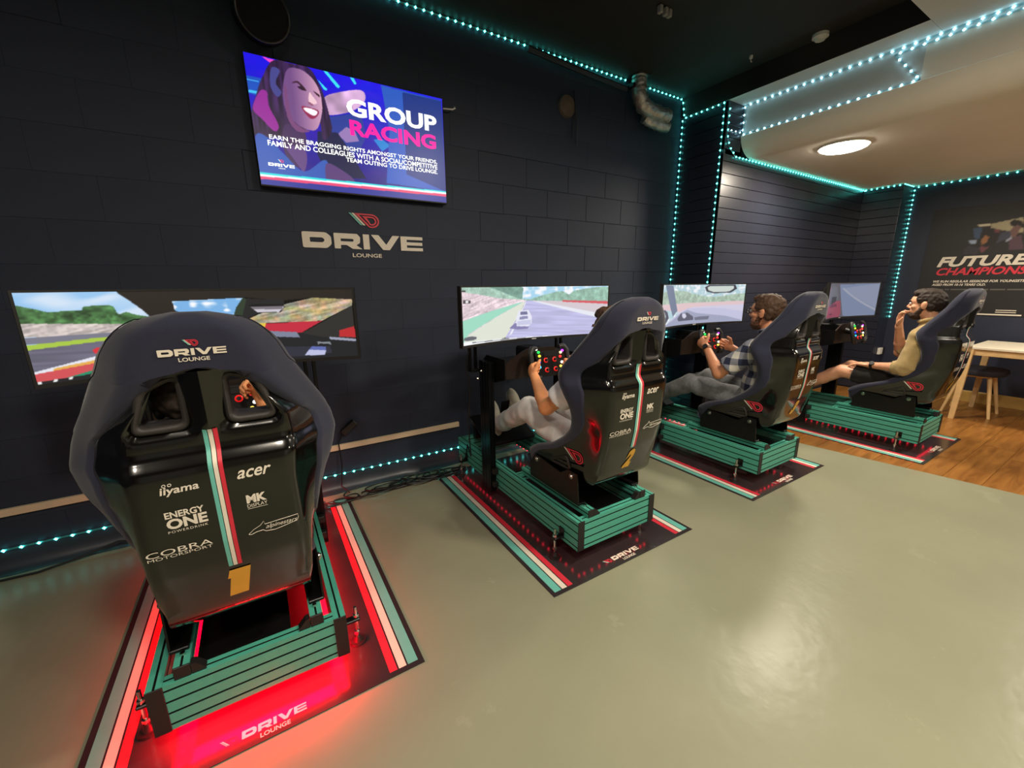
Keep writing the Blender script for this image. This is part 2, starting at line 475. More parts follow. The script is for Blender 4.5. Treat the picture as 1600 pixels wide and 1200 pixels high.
# slat wall: column return (faces left), long slat wall, small stretch on the far side
def slat(parent, x0, x1, y0, y1, z0, z1):
    mb = MB(); mb.bbox(x0, x1, y0, y1, z0, z1, 0.002); return mb.build('slat', [SLATM], parent, 20)
SP = 0.097
mb = MB(); mb.box(XC+0.02, XC+0.3, Y2+0.02, WY+0.05, -0.1, 2.92)
wcol = mb.build('wall_column', [MORTAR], smooth=False, kind='structure')
z = 0.02
while z < 2.92-0.01:
    slat(wcol, XC, XC+0.025, Y2+0.004, WY, z+0.0018, min(z+SP, 2.92)-0.0018); z += SP
mb = MB(); mb.box(XC+0.02, XW+0.3, Y2+0.02, Y2+0.3, -0.1, 2.92)
wslat = mb.build('wall_slatted', [MORTAR], smooth=False, kind='structure')
z = 0.02
while z < ZL-0.01:
    slat(wslat, XC, XF, Y2, Y2+0.025, z+0.0018, min(z+SP, ZL)-0.0018); z += SP
while z < 2.92-0.01:
    slat(wslat, XC, XR, Y2, Y2+0.025, z+0.0018, min(z+SP, 2.92)-0.0018); z += SP
sm_ = MB()
for sx_ in (4.49, 5.23, 6.0):
    for k in range(14): sm_.ell((sx_, Y2-0.001, 0.02+SP*k+0.05+0.03), 0.0045, n=6)
sm_.build('slat_screws', [STEEL], wslat, kind='stuff')
mb = MB(); mb.box(XF+0.02, XW+0.3, 2.03, Y2+0.1, -0.1, ZL)
wfar = mb.build('wall_far_return', [FARW], smooth=False, kind='structure')
z = 0.02
while z < ZL-0.01:
    slat(wfar, XF, XF+0.03, 2.03, Y2, z+0.0018, min(z+SP, ZL)-0.0018); z += SP
mb = MB(); mb.box(XW, XW+0.2, YB, 2.1, -0.1, ZL+0.4)
mb.build('wall_right', [FARW], smooth=False, kind='structure')
mb = MB(); mb.prism([(XW-0.018, 0.0), (XW, 0.0), (XW, 0.13), (XW-0.010, 0.13), (XW-0.018, 0.118)], 1, YB, 2.03)
mb.build('baseboard_right', [SKIRT], smooth=False, kind='structure')
mb = MB(); mb.box(XL-0.2, XL, YB, WY+0.2, -0.1, ZT+0.1)
mb.build('wall_left', [WALLP], smooth=False, kind='structure')
mb = MB(); mb.box(XL-0.2, XW+0.2, YB-0.2, YB, -0.1, ZT+0.1)
mb.build('wall_rear', [mat('rear_wall_paint', rgb(120, 116, 110), 0.6, noise_scale=2, noise_amt=0.1)], smooth=False, kind='structure')

# ceilings
mb = MB(); mb.box(XL-0.2, XC+0.05, YB-0.2, WY+0.2, ZT, ZT+0.15)
mb.build('ceiling_dark', [CEILB], smooth=False, kind='structure')
mb = MB(); mb.box(XC, XR+0.02, 1.15, WY+0.1, 2.92, ZT+0.1)     # dark beam, its underside pale
mb.M = [1 if i == 0 else 0 for i in range(len(mb.F))]
mb.build('ceiling_beam', [CEILB, SOFFW], smooth=False, kind='structure')
mb = MB(); mb.box(XC-0.55, XR+0.02, YB, 1.149, 2.92, ZT+0.1)
mb.build('ceiling_soffit', [SOFFW], smooth=False, kind='structure')
# lowered cream ceiling: riser, cove, and a steeper slope towards the viewer
mb = MB()
ys = 1.22
mb.add([(XR, ys, 2.92), (XR, Y2, 2.92), (XR, Y2, 2.68), (XR, ys, 2.68)], [(0, 1, 2, 3)], 1)
mb.add([(XR, YB, 2.92), (XR, ys, 2.92), (XR, ys, 2.887), (XR, YB, 2.887)], [(0, 1, 2, 3)], 1)
cv = [(XR, 2.68)] + [(XR-0.012+0.21*(1-math.cos(t)), 2.68-0.175*math.sin(t)) for t in np.linspace(0.05, PI/2, 8)]
mb.grid([[(a, ys, b), (a, Y2, b)] for a, b in cv], 0)
sl = [(XR, 2.887), (XR-0.004, 2.80)] + cv
mb.grid([[(a, YB, b), (a, ys, b)] for a, b in sl], 0)
mb.add([(cv[-1][0], YB, ZL), (XW+0.1, YB, ZL), (XW+0.1, Y2+0.02, ZL), (cv[-1][0], Y2+0.02, ZL)], [(0, 1, 2, 3)], 0)
mb.box(XR+0.02, XW+0.2, YB, Y2+0.1, 2.93, 3.1, 0)
mb.build('ceiling_low', [CEILW, SOFFW], None, 40, kind='structure')

# trunking on the block wall (left and right of the first seat)
def trunk(name, x0, x1, cut):
    mb = MB(); mb.prism([(x0, 0.297), (x1+(0.02 if cut else 0), 0.297), (x1-(0.012 if cut else 0), 0.334), (x0, 0.334)], 1, WY-0.02, WY-0.003)
    mb.build(name, [BEIGE], smooth=False, kind='structure')
trunk('trim_1', XL, -0.85, True); trunk('trim_2', 0.255, 1.262, False)

# round ceiling lamps: one in view, the unseen others added for light
DIFF = mat('lamp_diffuser', rgb(255, 250, 240), 0.5, emit=(1, 0.91, 0.78, 1), estr=24)
for i, (x, y, z, wt) in enumerate(LAMPS):
    lab = ['round white ceiling lamp glowing on the low cream ceiling', 'round ceiling lamp on the cream ceiling near the poster wall', 'round lamp on the dark ceiling right of the viewer',
           'round lamp on the dark ceiling behind the viewer', 'round lamp on the dark ceiling far behind the viewer', 'round lamp on the dark ceiling at the far left'][i]
    zc = ZL if z < 2.6 else ZT
    t = thing('ceiling_lamp', lab, 'lamp', (x, y, zc), group='round ceiling lamps')
    d = zc-z
    mb = MB(); mb.cyl((0,0,0.0), (0,0,-d), 0.178, n=40); mb.build('housing', [WHITEP], t)
    mb = MB(); mb.grid([[(0.168*math.cos(q)*math.cos(a), 0.168*math.cos(q)*math.sin(a), -d-0.001-0.032*math.sin(q)) for a in np.linspace(0, 2*PI, 41)[:-1]] for q in np.linspace(0, PI/2*0.999, 7)], closed=True); mb.build('diffuser', [DIFF], t)
    lamp_light(x, y, z-0.034, wt)

# ------------------------------------------------------------------ LED strips
def led_strip(label, pts, mat_led, mat_tape, out, pitch=0.054, size=0.0085, group='teal LED strips along the walls and ceiling', skip=0.0):
    t = thing('led_strip', label, 'LED strip', group=group)
    out = Vector(out)
    P = [Vector(p) for p in pts]
    mb = MB(); td = MB()
    carry = pitch*0.5
    for a, b in zip(P[:-1], P[1:]):
        d = b-a; L = d.length; d.normalize(); side = d.cross(out)
        if side.length < 0.1: side = frame_of(d)[1]
        side.normalize(); n = side.cross(d).normalized()
        if n.dot(out) < 0: n = -n
        s = side*0.005
        v = [a-s, a+s, b+s, b-s]; v += [q+n*0.0015 for q in v]
        mb.add(v, [(0,1,2,3), (4,5,6,7), (0,1,5,4), (1,2,6,5), (2,3,7,6), (3,0,4,7)])
        q = carry
        while q < L:
            c = a+d*q+n*(size*0.8)
            e = size
            td.add([c+d*e, c+side*e, c-d*e, c-side*e, c+n*e, c-n*e*0.6], [(0,1,4),(1,2,4),(2,3,4),(3,0,4),(1,0,5),(2,1,5),(3,2,5),(0,3,5)])
            q += pitch
        carry = q-L
    mb.build('tape', [mat_tape], t, smooth=False)
    td.build('led_chips', [mat_led], t, smooth=False, kind='stuff')
    return t
e = 0.006
led_strip('teal LED strip along the top of the dark block wall', [(XL, WY-e, ZT-0.012), (2.93, WY-e, ZT-0.012)], LEDT, TAPE, (0, -1, -0.6))
led_strip('short teal LED strip between foil duct and corner at wall top', [(3.1, WY-e, ZT-0.012), (3.69, WY-e, ZT-0.012), (XC-e, WY-0.03, 2.93)], LEDT, TAPE, (-0.3, -1, -0.4))
led_strip('teal LED strip framing the narrow slatted column', [(XC-e, Y2+0.03, 0.02), (XC-e, Y2+0.03, 2.905), (XC-e, WY-0.025, 2.905), (XC-e, WY-0.025, 0.02)], LEDT, TAPE, (-1, 0, 0))
led_strip('teal LED strip down the outer corner of the slatted wall', [(XC+0.008, Y2-e, 2.66), (XC+0.008, Y2-e, 2.90)], LEDT, TAPE, (0, -1, 0))
led_strip('teal LED strip along top of slatted wall under cream ceiling', [(XC+0.004, Y2-e, 2.66), (XC+0.06, Y2-e, 2.56), (XC+0.17, Y2-e, ZL-0.01), (XF, Y2-e, ZL-0.012)], LEDT, TAPE, (0, -1, -0.3))
led_strip('icy white LED strip along upper edge of the pale riser', [(XR-e, Y2-0.01, 2.69), (XR-e, Y2-0.01, 2.912), (XR-e, -1.5, 2.912)], LEDW, TAPEW, (-1, 0, -0.3), pitch=0.06)
led_strip('icy white LED strip along lower edge of the pale riser', [(XC+0.03, Y2-0.01, 2.682), (XR-e, Y2-0.02, 2.682), (XR-e, ys, 2.68), (XR-e, ys+0.16, 2.885)], LEDW, TAPEW, (-1, 0, 0), pitch=0.06)
led_strip('icy white LED strip on the higher riser edge near the viewer', [(XR-e, ys+0.16, 2.885), (XR-e, -1.5, 2.885)], LEDW, TAPEW, (-1, 0, 0), pitch=0.06)
led_strip('teal LED strip along top of the far slatted return', [(XF-e, Y2, ZL-0.012), (XF-e, 2.03, ZL-0.012), (XW-e, 2.024, ZL-0.012)], LEDT, TAPE, (-1, 0, 0))
led_strip('teal LED strip along top of the poster wall', [(XW-e, 2.02, ZL-0.012), (XW-e, -1.0, ZL-0.012)], LEDT, TAPE, (-1, 0, -0.3), pitch=0.07)
led_strip('vertical teal LED strip beside the poster wall', [(XW-e, 2.02, 0.92), (XW-e, 2.02, ZL-0.02)], LEDT, TAPE, (-1, -0.5, 0))
led_strip('teal LED strip low on the block wall near the floor', [(XL, WY-e, 0.118), (3.6, WY-e, 0.118)], LEDT, TAPE, (0, -1, 0), pitch=0.062)

for k, (dx0, dx1) in enumerate(((-1.7, -0.8), (0.9, 1.9))):
    mb = MB(); mb.box(dx0, dx1, YB, YB+0.04, 0.0, 2.1); mb.build('reflect_panel_%d' % (k+1), [mat('grey_panel%d' % k, rgb(168, 172, 176), 0.5, noise_scale=4, noise_amt=0.05)], smooth=False, kind='structure')  # pale unseen panels added behind the viewer for reflections in the gloss seats

# ------------------------------------------------------------------ racing simulators
RIGS = [(-0.143, 1.363), (1.486, 1.363), (3.097, 1.349), (4.744, 0.946)]
MATS_C = [(-0.127, 1.258), (1.486, 1.258), (3.097, 1.244), (4.744, 0.841)]
def profile(mb, axis, a, b, u0, u1, v0, v1, mi=0, ms=1, sw=0.0065, sd=0.008):
    """slotted aluminium extrusion along axis; (u,v) are the two other axes in x,y,z order"""
    def side(p, q, n, nrm):
        out = []
        p = Vector(p); q = Vector(q); d = (q-p); L = d.length; d.normalize(); nrm = Vector(nrm)
        out.append((p, 0))
        for k in range(n):
            c = p+d*(L*(k+0.5)/n)
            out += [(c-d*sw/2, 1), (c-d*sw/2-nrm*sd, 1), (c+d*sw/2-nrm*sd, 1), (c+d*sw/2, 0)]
        return out
    nu = max(1, round((u1-u0)/0.04)); nv = max(1, round((v1-v0)/0.04))
    P = side((u0, v0), (u1, v0), nu, (0, -1)) + side((u1, v0), (u1, v1), nv, (1, 0)) + side((u1, v1), (u0, v1), nu, (0, 1)) + side((u0, v1), (u0, v0), nv, (-1, 0))
    poly = [tuple(p[0]) for p in P]; n = len(poly)
    def mk(p, t):
        l = [p[0], p[1]]; l.insert(axis, t); return l
    vs = [mk(p, a) for p in poly]+[mk(p, b) for p in poly]
    base = len(mb.V); mb.V += [tuple(v) for v in vs]
    for i in range(n):
        j = (i+1) % n
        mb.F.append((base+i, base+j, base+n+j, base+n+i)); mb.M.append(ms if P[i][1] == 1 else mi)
    mb.F.append(tuple(base+i for i in range(n))[::-1]); mb.M.append(mi)
    mb.F.append(tuple(base+n+i for i in range(n))); mb.M.append(mi)
FZ0, FZ1 = 0.086, 0.246
def smooth_fn(zs, vs, sig=0.012):
    Z = np.linspace(0.28, 1.36, 541); V = np.interp(Z, zs, vs)
    k = np.exp(-0.5*(np.arange(-30, 31)*0.002/sig)**2); k /= k.sum()
    V2 = np.convolve(np.pad(V, 30, mode='edge'), k, mode='valid')
    return lambda z: float(np.interp(z, Z, V2))
# seat silhouette tables, read off the photograph (metres, seat local)
YW = smooth_fn([.30,.316,.387,.434,.486,.553,.63,.694,.761,.844,.913,.982,1.025,1.104,1.189,1.25,1.30,1.33],
               [.478,.483,.542,.549,.471,.302,.189,.128,.101,.099,.125,.152,.129,.075,.028,.004,-.018,-.042])
XWf = smooth_fn([.30,.33,.40,.5,.65,.72,.80,.87,.93,.98,1.03,1.12,1.19,1.231,1.257,1.284,1.305,1.318,1.324,1.33],
               [.185,.192,.205,.225,.236,.245,.268,.298,.315,.308,.288,.242,.205,.188,.170,.143,.112,.075,.045,.008], 0.005)
YBf = smooth_fn([.30,.32,.34,.36,.38,.40,.42,.45,.618,.70,.88,.935,.965,1.06,1.22,1.29,1.315,1.33],
               [.47,.44,.33,.20,.09,.035,.0,-.018,-.066,-.082,-.094,-.094,-.068,-.074,-.096,-.106,-.100,-.082], 0.006)
AF = smooth_fn([.30,.40,.44,.57,.85,.95,1.05,1.15,1.22,1.28,1.31,1.33],
               [.17,.18,.188,.195,.192,.20,.19,.165,.145,.11,.07,.005])
def sstep(x, a, b):
    t = min(1, max(0, (x-a)/(b-a))); return t*t*(3-2*t)
def rec(x, z):
    x = abs(x)
    k = sstep(z, 1.010, 1.030)*(1-sstep(z, 1.185, 1.20))
    return k*(0.024*(1-sstep(x, 0.150, 0.172)) - 0.034*math.exp(-(x/0.030)**2))
def crom(P, n=8):
    out = []
    m = len(P)
    for i in range(m-1):
        p0 = P[max(i-1, 0)]; p1 = P[i]; p2 = P[i+1]; p3 = P[min(i+2, m-1)]
        for k in range(n):
            t = k/n
            out.append(tuple(0.5*((2*p1[j])+(-p0[j]+p2[j])*t+(2*p0[j]-5*p1[j]+4*p2[j]-p3[j])*t*t+(-p0[j]+3*p1[j]-3*p2[j]+p3[j])*t**3) for j in range(2)))
    out.append(tuple(P[-1])); return out
OC = {}
def outer(z):
    z = round(z, 4)
    if z not in OC:
        yb, yw, a, xw = YBf(z), YW(z), AF(z), XWf(z)
        a = min(a, xw*0.9); d = max(yw-yb, 0.012)
        P = [(0, yb), (a*0.6, yb), (a-0.02*min(1, a/0.1), yb+0.003), (a+0.004*min(1, a/0.1), yb+min(0.03, 0.22*d)), ((a+xw)/2+0.004, yb+0.5*d), (xw, yb+0.78*d), (xw-0.004*min(1, a/.1), yb+0.93*d), (xw-0.022*min(1, a/0.1), yb+d)]
        c = np.array(crom(P)); L = np.concatenate([[0], np.cumsum(np.hypot(*np.diff(c, axis=0).T))])
        OC[z] = (c, L)
    return OC[z]
def out_pt(z, s):
    c, L = outer(z)
    return float(np.interp(s, L, c[:, 0])), float(np.interp(s, L, c[:, 1]))
def s_of_x(z, x):
    c, L = outer(z); n = 25
    return float(np.interp(x, c[:n, 0], L[:n]))
ARCHZ = [1.00, 1.04, 1.07, 1.09, 1.117, 1.140, 1.155, 1.166, 1.173, 1.178, 1.1805, 1.182]; ARCHX = [.26, .225, .195, .18, .160, .138, .118, .095, .072, .048, .028, 0.0]
def s_bound(z):
    if z >= 1.182: return 0.0
    c, L = outer(z)
    base = L[-1]-float(np.interp(z, [0.6, 0.82, 0.9, 1.05], [0.085, 0.10, 0.14, 0.14]))
    if z > 1.0:
        ar = s_of_x(z, np.interp(z, ARCHZ, ARCHX)); k = sstep(z, 1.0, 1.075)
        return max(0.0, min(base*(1-k)+ar*k, ar if z > 1.075 else 1e9))
    return base
def wout(z): return float(np.interp(z, [1.045, 1.163], [0.142, 0.112]))
def warp(x, z): return max(0, abs(x)-0.052)*0.45*max(0, min(1, (z-1.045)/0.118))*(1 if z <= 1.163 else max(0, 1-(z-1.163)/0.02))
ZS = sorted(set([round(v, 4) for v in list(np.linspace(0.325, 1.03, 48)) + [1.045, 1.163, 1.166, 1.173, 1.178, 1.1805] + list(np.linspace(1.19, 1.29, 11)) + [1.30, 1.308, 1.315, 1.321, 1.326]]))
ZSH = [z for z in ZS if z <= 1.182] + [1.182]
WI = 0.052
def seat_shell():
    mb = MB(); rows = []
    for z in ZSH:
        sb = s_bound(z); xs = [0, 0.018, 0.036, WI, (WI+wout(z))/2, wout(z)]
        ss = [min(s_of_x(z, x), sb) for x in xs]
        ss += [ss[-1]+(sb-ss[-1])*k/12 for k in range(1, 13)]
        half = []
        for s in ss:
            x, y = out_pt(z, s); half.append((x, y+rec(x, z), z-warp(x, z)))
        rows.append([(-x, y, q) for x, y, q in half[:0:-1]]+half)
    n = len(rows[0]); c = n//2
    vs = [p for r in rows for p in r]; fs = []
    for j in range(len(rows)-1):
        hole = abs(ZSH[j]-1.045) < 1e-6
        for i in range(n-1):
            k = i-c if i >= c else c-1-i
            if hole and k in (3, 4): continue
            fs.append((j*n+i, (j+1)*n+i, (j+1)*n+i+1, j*n+i+1))
    mb.add(vs, fs)
    # closing rim inside (gives the shell thickness at the base)
    return mb
def seat_cover():
    mb = MB(); rows = []
    for z in ZS:
        sb = s_bound(z); c, L = outer(z); yb, yw, a, xw = YBf(z), YW(z), AF(z), XWf(z)
        half = []
        N = 14
        for k in range(N+1):
            s = sb+(L[-1]-sb)*k/N
            x, y = out_pt(z, s)
            x2, y2 = out_pt(z, min(s+0.002, L[-1])); x1, y1 = out_pt(z, max(s-0.002, 0))
            tx, ty = x2-x1, y2-y1; l = math.hypot(tx, ty) or 1; nx, ny = ty/l, -tx/l
            if s < 1e-6: nx, ny = 0, -1
            o = 0.0075*(1 if k > 0 or sb == 0 else -0.2)*min(1, xw/0.08)
            half.append((x+nx*o, y+ny*o + (rec(x, z) if k == 0 and sb > 0 else 0), z-(warp(x, z) if k == 0 and sb > 0 else 0)))
        yi = min(yb+0.062, yw-0.004) if z > 0.5 else yb+0.062
        t = min(1, xw/0.12)
        tip = half[-1]
        Q = [tip[:2], (max(xw-0.052*t, 0), yw-0.018*t), (max(min(a-0.005, xw-0.06*t), 0.0), yi+0.25*max(yw-yi-0.02, 0)), (min(wout(z), xw*0.8), yi), (min(WI, xw*0.5), yi), (0, yi)]
        cc = crom(Q, 3)[1:]
        half += [(max(x, 0) if i < len(cc)-1 else 0, y, z-warp(x, z)) for i, (x, y) in enumerate(cc)]
        rows.append(half[:-1] + [(0, half[-1][1], half[-1][2])] + [(-x, y, q) for x, y, q in half[-2::-1]])
    n = len(rows[0]); h = n//2; vs = [p for r in rows for p in r]; fs = []
    iw0 = h-6; iw1 = h-3          # inner columns between wout and WI
    for j in range(len(rows)-1):
        hole = abs(ZS[j]-1.045) < 1e-6
        for i in range(n-1):
            k = i if i < h else n-2-i
            if hole and iw0 <= k < iw1: continue
            fs.append((j*n+i, j*n+i+1, (j+1)*n+i+1, (j+1)*n+i))
    b = (len(rows)-1)*n
    fs.append(tuple(range(b, b+n)))
    mb.add(vs, fs)
    return mb
def ysurf(x, z): return YBf(z)+rec(x, z)
def window_trim(sx):
    pts = rounded([(WI-0.006, 1.034), (wout(1.045)+0.012, 1.034), (wout(1.163)+0.012, 1.140), (0.088, 1.158), (WI-0.006, 1.170)], 0.024, 5)
    cx = sum(p[0] for p in pts)/len(pts); cz = sum(p[1] for p in pts)/len(pts)
    rows = []
    for off, dy in ((0.010, 0.002), (0.008, -0.008), (0.0, -0.013), (-0.010, -0.009), (-0.012, 0.0), (-0.010, 0.075)):
        r = []
        for x, z in pts:
            d = Vector((x-cx, z-cz)); l = d.length; q = d*((l+off)/l)
            r.append((sx*(cx+q.x), ysurf(0.1, 1.10)+dy-0.0, cz+q.y))
        rows.append(r)
    mb = MB(); mb.grid(rows, closed=True); return mb
def on_back(off=0.0022): return lambda a, b: (a, ysurf(a, b)-off, b)
def on_head(a, b): return (a, YBf(b)-0.0105, b)
def outer_x_at_y(z, y):
    c, L = outer(z); k = 20
    return float(np.interp(y, c[k:, 1], c[k:, 0]))
def sub2d(VF, n=1):
    return VF
def seat_meshes():
    R = {}
    R['shell'] = seat_shell().mesh('seat', [GLOSS], 50)
    R['cover'] = seat_cover().mesh('seat_cover', [NAVY], 60)
    half = []
    for z in [q for q in ZS if 0.84 < q < 1.31]:
        c, L = outer(z); sb = s_bound(z); s_ = sb+(L[-1]-sb)*(0.80 if z > 1.1 else 0.80)
        if z > 1.1: s_ = max(s_, L[-1]-0.055)
        x, y = out_pt(z, s_); half.append((x+0.0065, y-0.003, z+(0.004 if z > 1.25 else 0)))
    mb = MB(); mb.tube(half+[(-x, y, z) for x, y, z in half[::-1]], 0.0016, 5); R['seam'] = mb.mesh('seam', [mat('seam_thread', rgb(22, 23, 34), 0.9, noise_scale=50, noise_amt=0.1)])
    f = on_back()
    txt = []
    def T(name, s, x, z, w_, h_, bold=0.02, shear=0.0, space=1.0):
        V, F = text2d(s, x, z, w_, h_, bold, shear, space); mb = MB(); mb.add([f(a, b) for a, b in V], F); txt.append((name, mb.mesh(name, [CREAM], None, False)))
    T('lettering', 'iiyama', -0.124, 0.868, 0.084, 0.026, 0.02, 0.15)
    mb = MB()
    for k in (-0.112, -0.1005):
        pts = [(k+0.0035*math.cos(2*PI*i/12), ysurf(k, .9)-0.0022, 0.8985+0.0035*math.sin(2*PI*i/12)) for i in range(12)]
        mb.tube(pts, 0.0009, 5, closed=True)
    txt.append(('lettering', mb.mesh('lettering', [CREAM])))
    T('lettering', 'ENERGY', -0.124, 0.806, 0.082, 0.019, 0.03)
    T('lettering', 'ONE', -0.124, 0.774, 0.086, 0.030, 0.04)
    T('lettering', 'POWERDRINK', -0.124, 0.763, 0.084, 0.007, 0.0, 0, 1.25)
    T('lettering', 'COBRA', -0.179, 0.704, 0.140, 0.0165, 0.0)
    T('lettering', 'MOTORSPORT', -0.178, 0.693, 0.138, 0.009, 0.0)
    T('lettering', 'acer', 0.040, 0.876, 0.084, 0.025, 0.015, 0.3)
    T('lettering', 'MK', 0.053, 0.797, 0.048, 0.026, 0.05)
    T('lettering', 'DISPLAY', 0.053, 0.784, 0.048, 0.010, 0.0)
    mb = MB(); mb.add([f(0.053, 0.7795), f(0.101, 0.7795), f(0.101, 0.7808), f(0.053, 0.7808)], [(0,1,2,3)]); txt.append(('lettering', mb.mesh('lettering', [CREAM])))
    T('lettering', 'alpinestars', 0.085, 0.701, 0.086, 0.017, 0.0, 0.4)
    mb = MB()
    lp = [(0.044, 0.700), (0.058, 0.712), (0.075, 0.720), (0.084, 0.731), (0.086, 0.720), (0.172, 0.726), (0.172, 0.715)]
    mb.tube([f(a, b) for a, b in lp], 0.0008, 5)
    lp = [(0.044, 0.700), (0.050, 0.697), (0.064, 0.702), (0.080, 0.703), (0.086, 0.697), (0.110, 0.694), (0.150, 0.702), (0.168, 0.706), (0.172, 0.715)]
    mb.tube([f(a, b) for a, b in lp], 0.0008, 5); txt.append(('lettering', mb.mesh('lettering', [CREAM])))
    R['text'] = txt
    st = []
    for x0, m in ((-0.0165, TEALP), (-0.0052, CREAM), (0.0061, REDP)):
        zz = list(np.linspace(0.608, 1.024, 40)); mb = MB()
        mb.grid([[f(x0+0.0002, z), f(x0+0.0098, z)] for z in zz]); st.append(mb.mesh('stripe', [m], None))
    R['stripes'] = st
    mb = logo_mesh(logo_parts(-0.068, 1.224, 0.136), on_head); R['headlogo'] = mb.mesh('lettering', [CREAM, REDP, TEALP], None, False)
    for sx in (-1, 1): R[('trim', sx)] = window_trim(sx).mesh('window_trim', [RUBBER], 60)
    ic = []
    V, F = icon_red(); ic.append((V, F, 0))
    for k in (-0.2,): ic.append((*icon_stripe(k), 1))
    for sx in (-1, 1):
        mb = MB()
        for V, F, mi in ic:
            vs = []
            for a, b in V:
                z = 0.505+b*0.072; y = 0.165-a*0.075
                vs.append((sx*(outer_x_at_y(z, y)+0.0025), y, z))
            mb.add(vs, F, mi)
        R[('sideicon', sx)] = mb.mesh('side_emblem', [REDP, CREAM], None, False)
        mb = MB()
        tri = rounded([(0.315, 0.455), (0.175, 0.525), (0.155, 0.452)], 0.025, 4)
        mb.tube([(sx*(outer_x_at_y(q, p)+0.003), p, q) for p, q in tri], 0.007, 6, closed=True)
        R[('slot', sx)] = mb.mesh('harness_slot_rim', [RUBBER])
    # cushion and front lip
    mb = MB(); rows = []
    for x in np.linspace(-0.215, 0.215, 13):
        edge = 1-abs(x/0.215)**4
        rows.append([(x, -0.0+0.06, 0.46+0.05*(1-edge)), (x, 0.2, 0.435+0.05*(1-edge)), (x, 0.40, 0.44+0.03*(1-edge)), (x, 0.50, 0.435), (x, 0.54, 0.405), (x, 0.53, 0.36), (x, 0.48, 0.325)])
    mb.grid(rows); R['cushion'] = mb.mesh('seat_cushion', [NAVY], 60)
    return R
SEAT = seat_meshes()
NUMS = {1: None}
def number_mesh(n):
    f = on_back(0.003)
    mb = MB()
    if n == 1:
        P = [(-0.018, 0.592), (0.034, 0.592), (0.016, 0.492), (-0.031, 0.492), (-0.019, 0.562), (-0.026, 0.562)]
        V, F = loops2d([P]); mb.add([f(a, b) for a, b in V], F)
    else:
        V, F = text2d(str(n), -0.036, 0.490, 0.078, 0.104, 0.075, 0.28); mb.add([f(a, b) for a, b in V], F)
    return mb.mesh('number', [GOLD], None, False)

# steering wheel meshes
BTN = {}
def btn_mat(c, s):
    k = ('btn', c)
    return cached(k, lambda: mat('button_%d_%d_%d' % c, rgb(*c), 0.3, emit=rgb(*c), estr=s))
BUTTONS = [(-0.095, 0.085, (255, 255, 255)), (-0.080, 0.066, (40, 230, 90)), (-0.076, 0.043, (225, 235, 60)), (-0.083, 0.005, (40, 70, 255)), (-0.083, -0.024, (40, 190, 255)),
           (0.100, 0.062, (190, 70, 255)), (0.085, 0.052, (255, 230, 170)), (0.078, 0.028, (255, 50, 50)), (0.086, -0.008, (255, 255, 255)), (0.074, -0.032, (255, 220, 90))]
def rim_mesh():
    mb = MB()
    for sx in (-1, 1):
        pts = [(sx*0.085, 0.0, 0.088), (sx*0.118, -0.004, 0.092), (sx*0.136, -0.008, 0.06), (sx*0.138, -0.008, 0.0), (sx*0.132, -0.008, -0.055), (sx*0.112, -0.004, -0.088), (sx*0.08, 0.0, -0.085)]
        pts = [Vector(p) for p in pts]; sm = []
        for i in range(len(pts)-1):
            for k in range(4): sm.append(pts[i].lerp(pts[i+1], k/4))
        sm.append(pts[-1]); mb.tube(sm, 0.0165, 10)
    return mb.mesh('grip', [BLACKP], 60)
def hub_mesh():
    mb = MB()
    poly = rounded([(-0.105, -0.075), (-0.06, -0.085), (0.06, -0.085), (0.105, -0.075), (0.095, 0.0), (0.108, 0.085), (0.06, 0.07), (-0.06, 0.07), (-0.108, 0.085), (-0.095, 0.0)], 0.012, 3)
    mb.prism(poly, 1, -0.008, 0.022)
    mb.bbox(-0.045, 0.045, -0.012, -0.006, 0.034, 0.062, 0.002)
    return mb.mesh('steering_wheel', [BLACKM], 30)

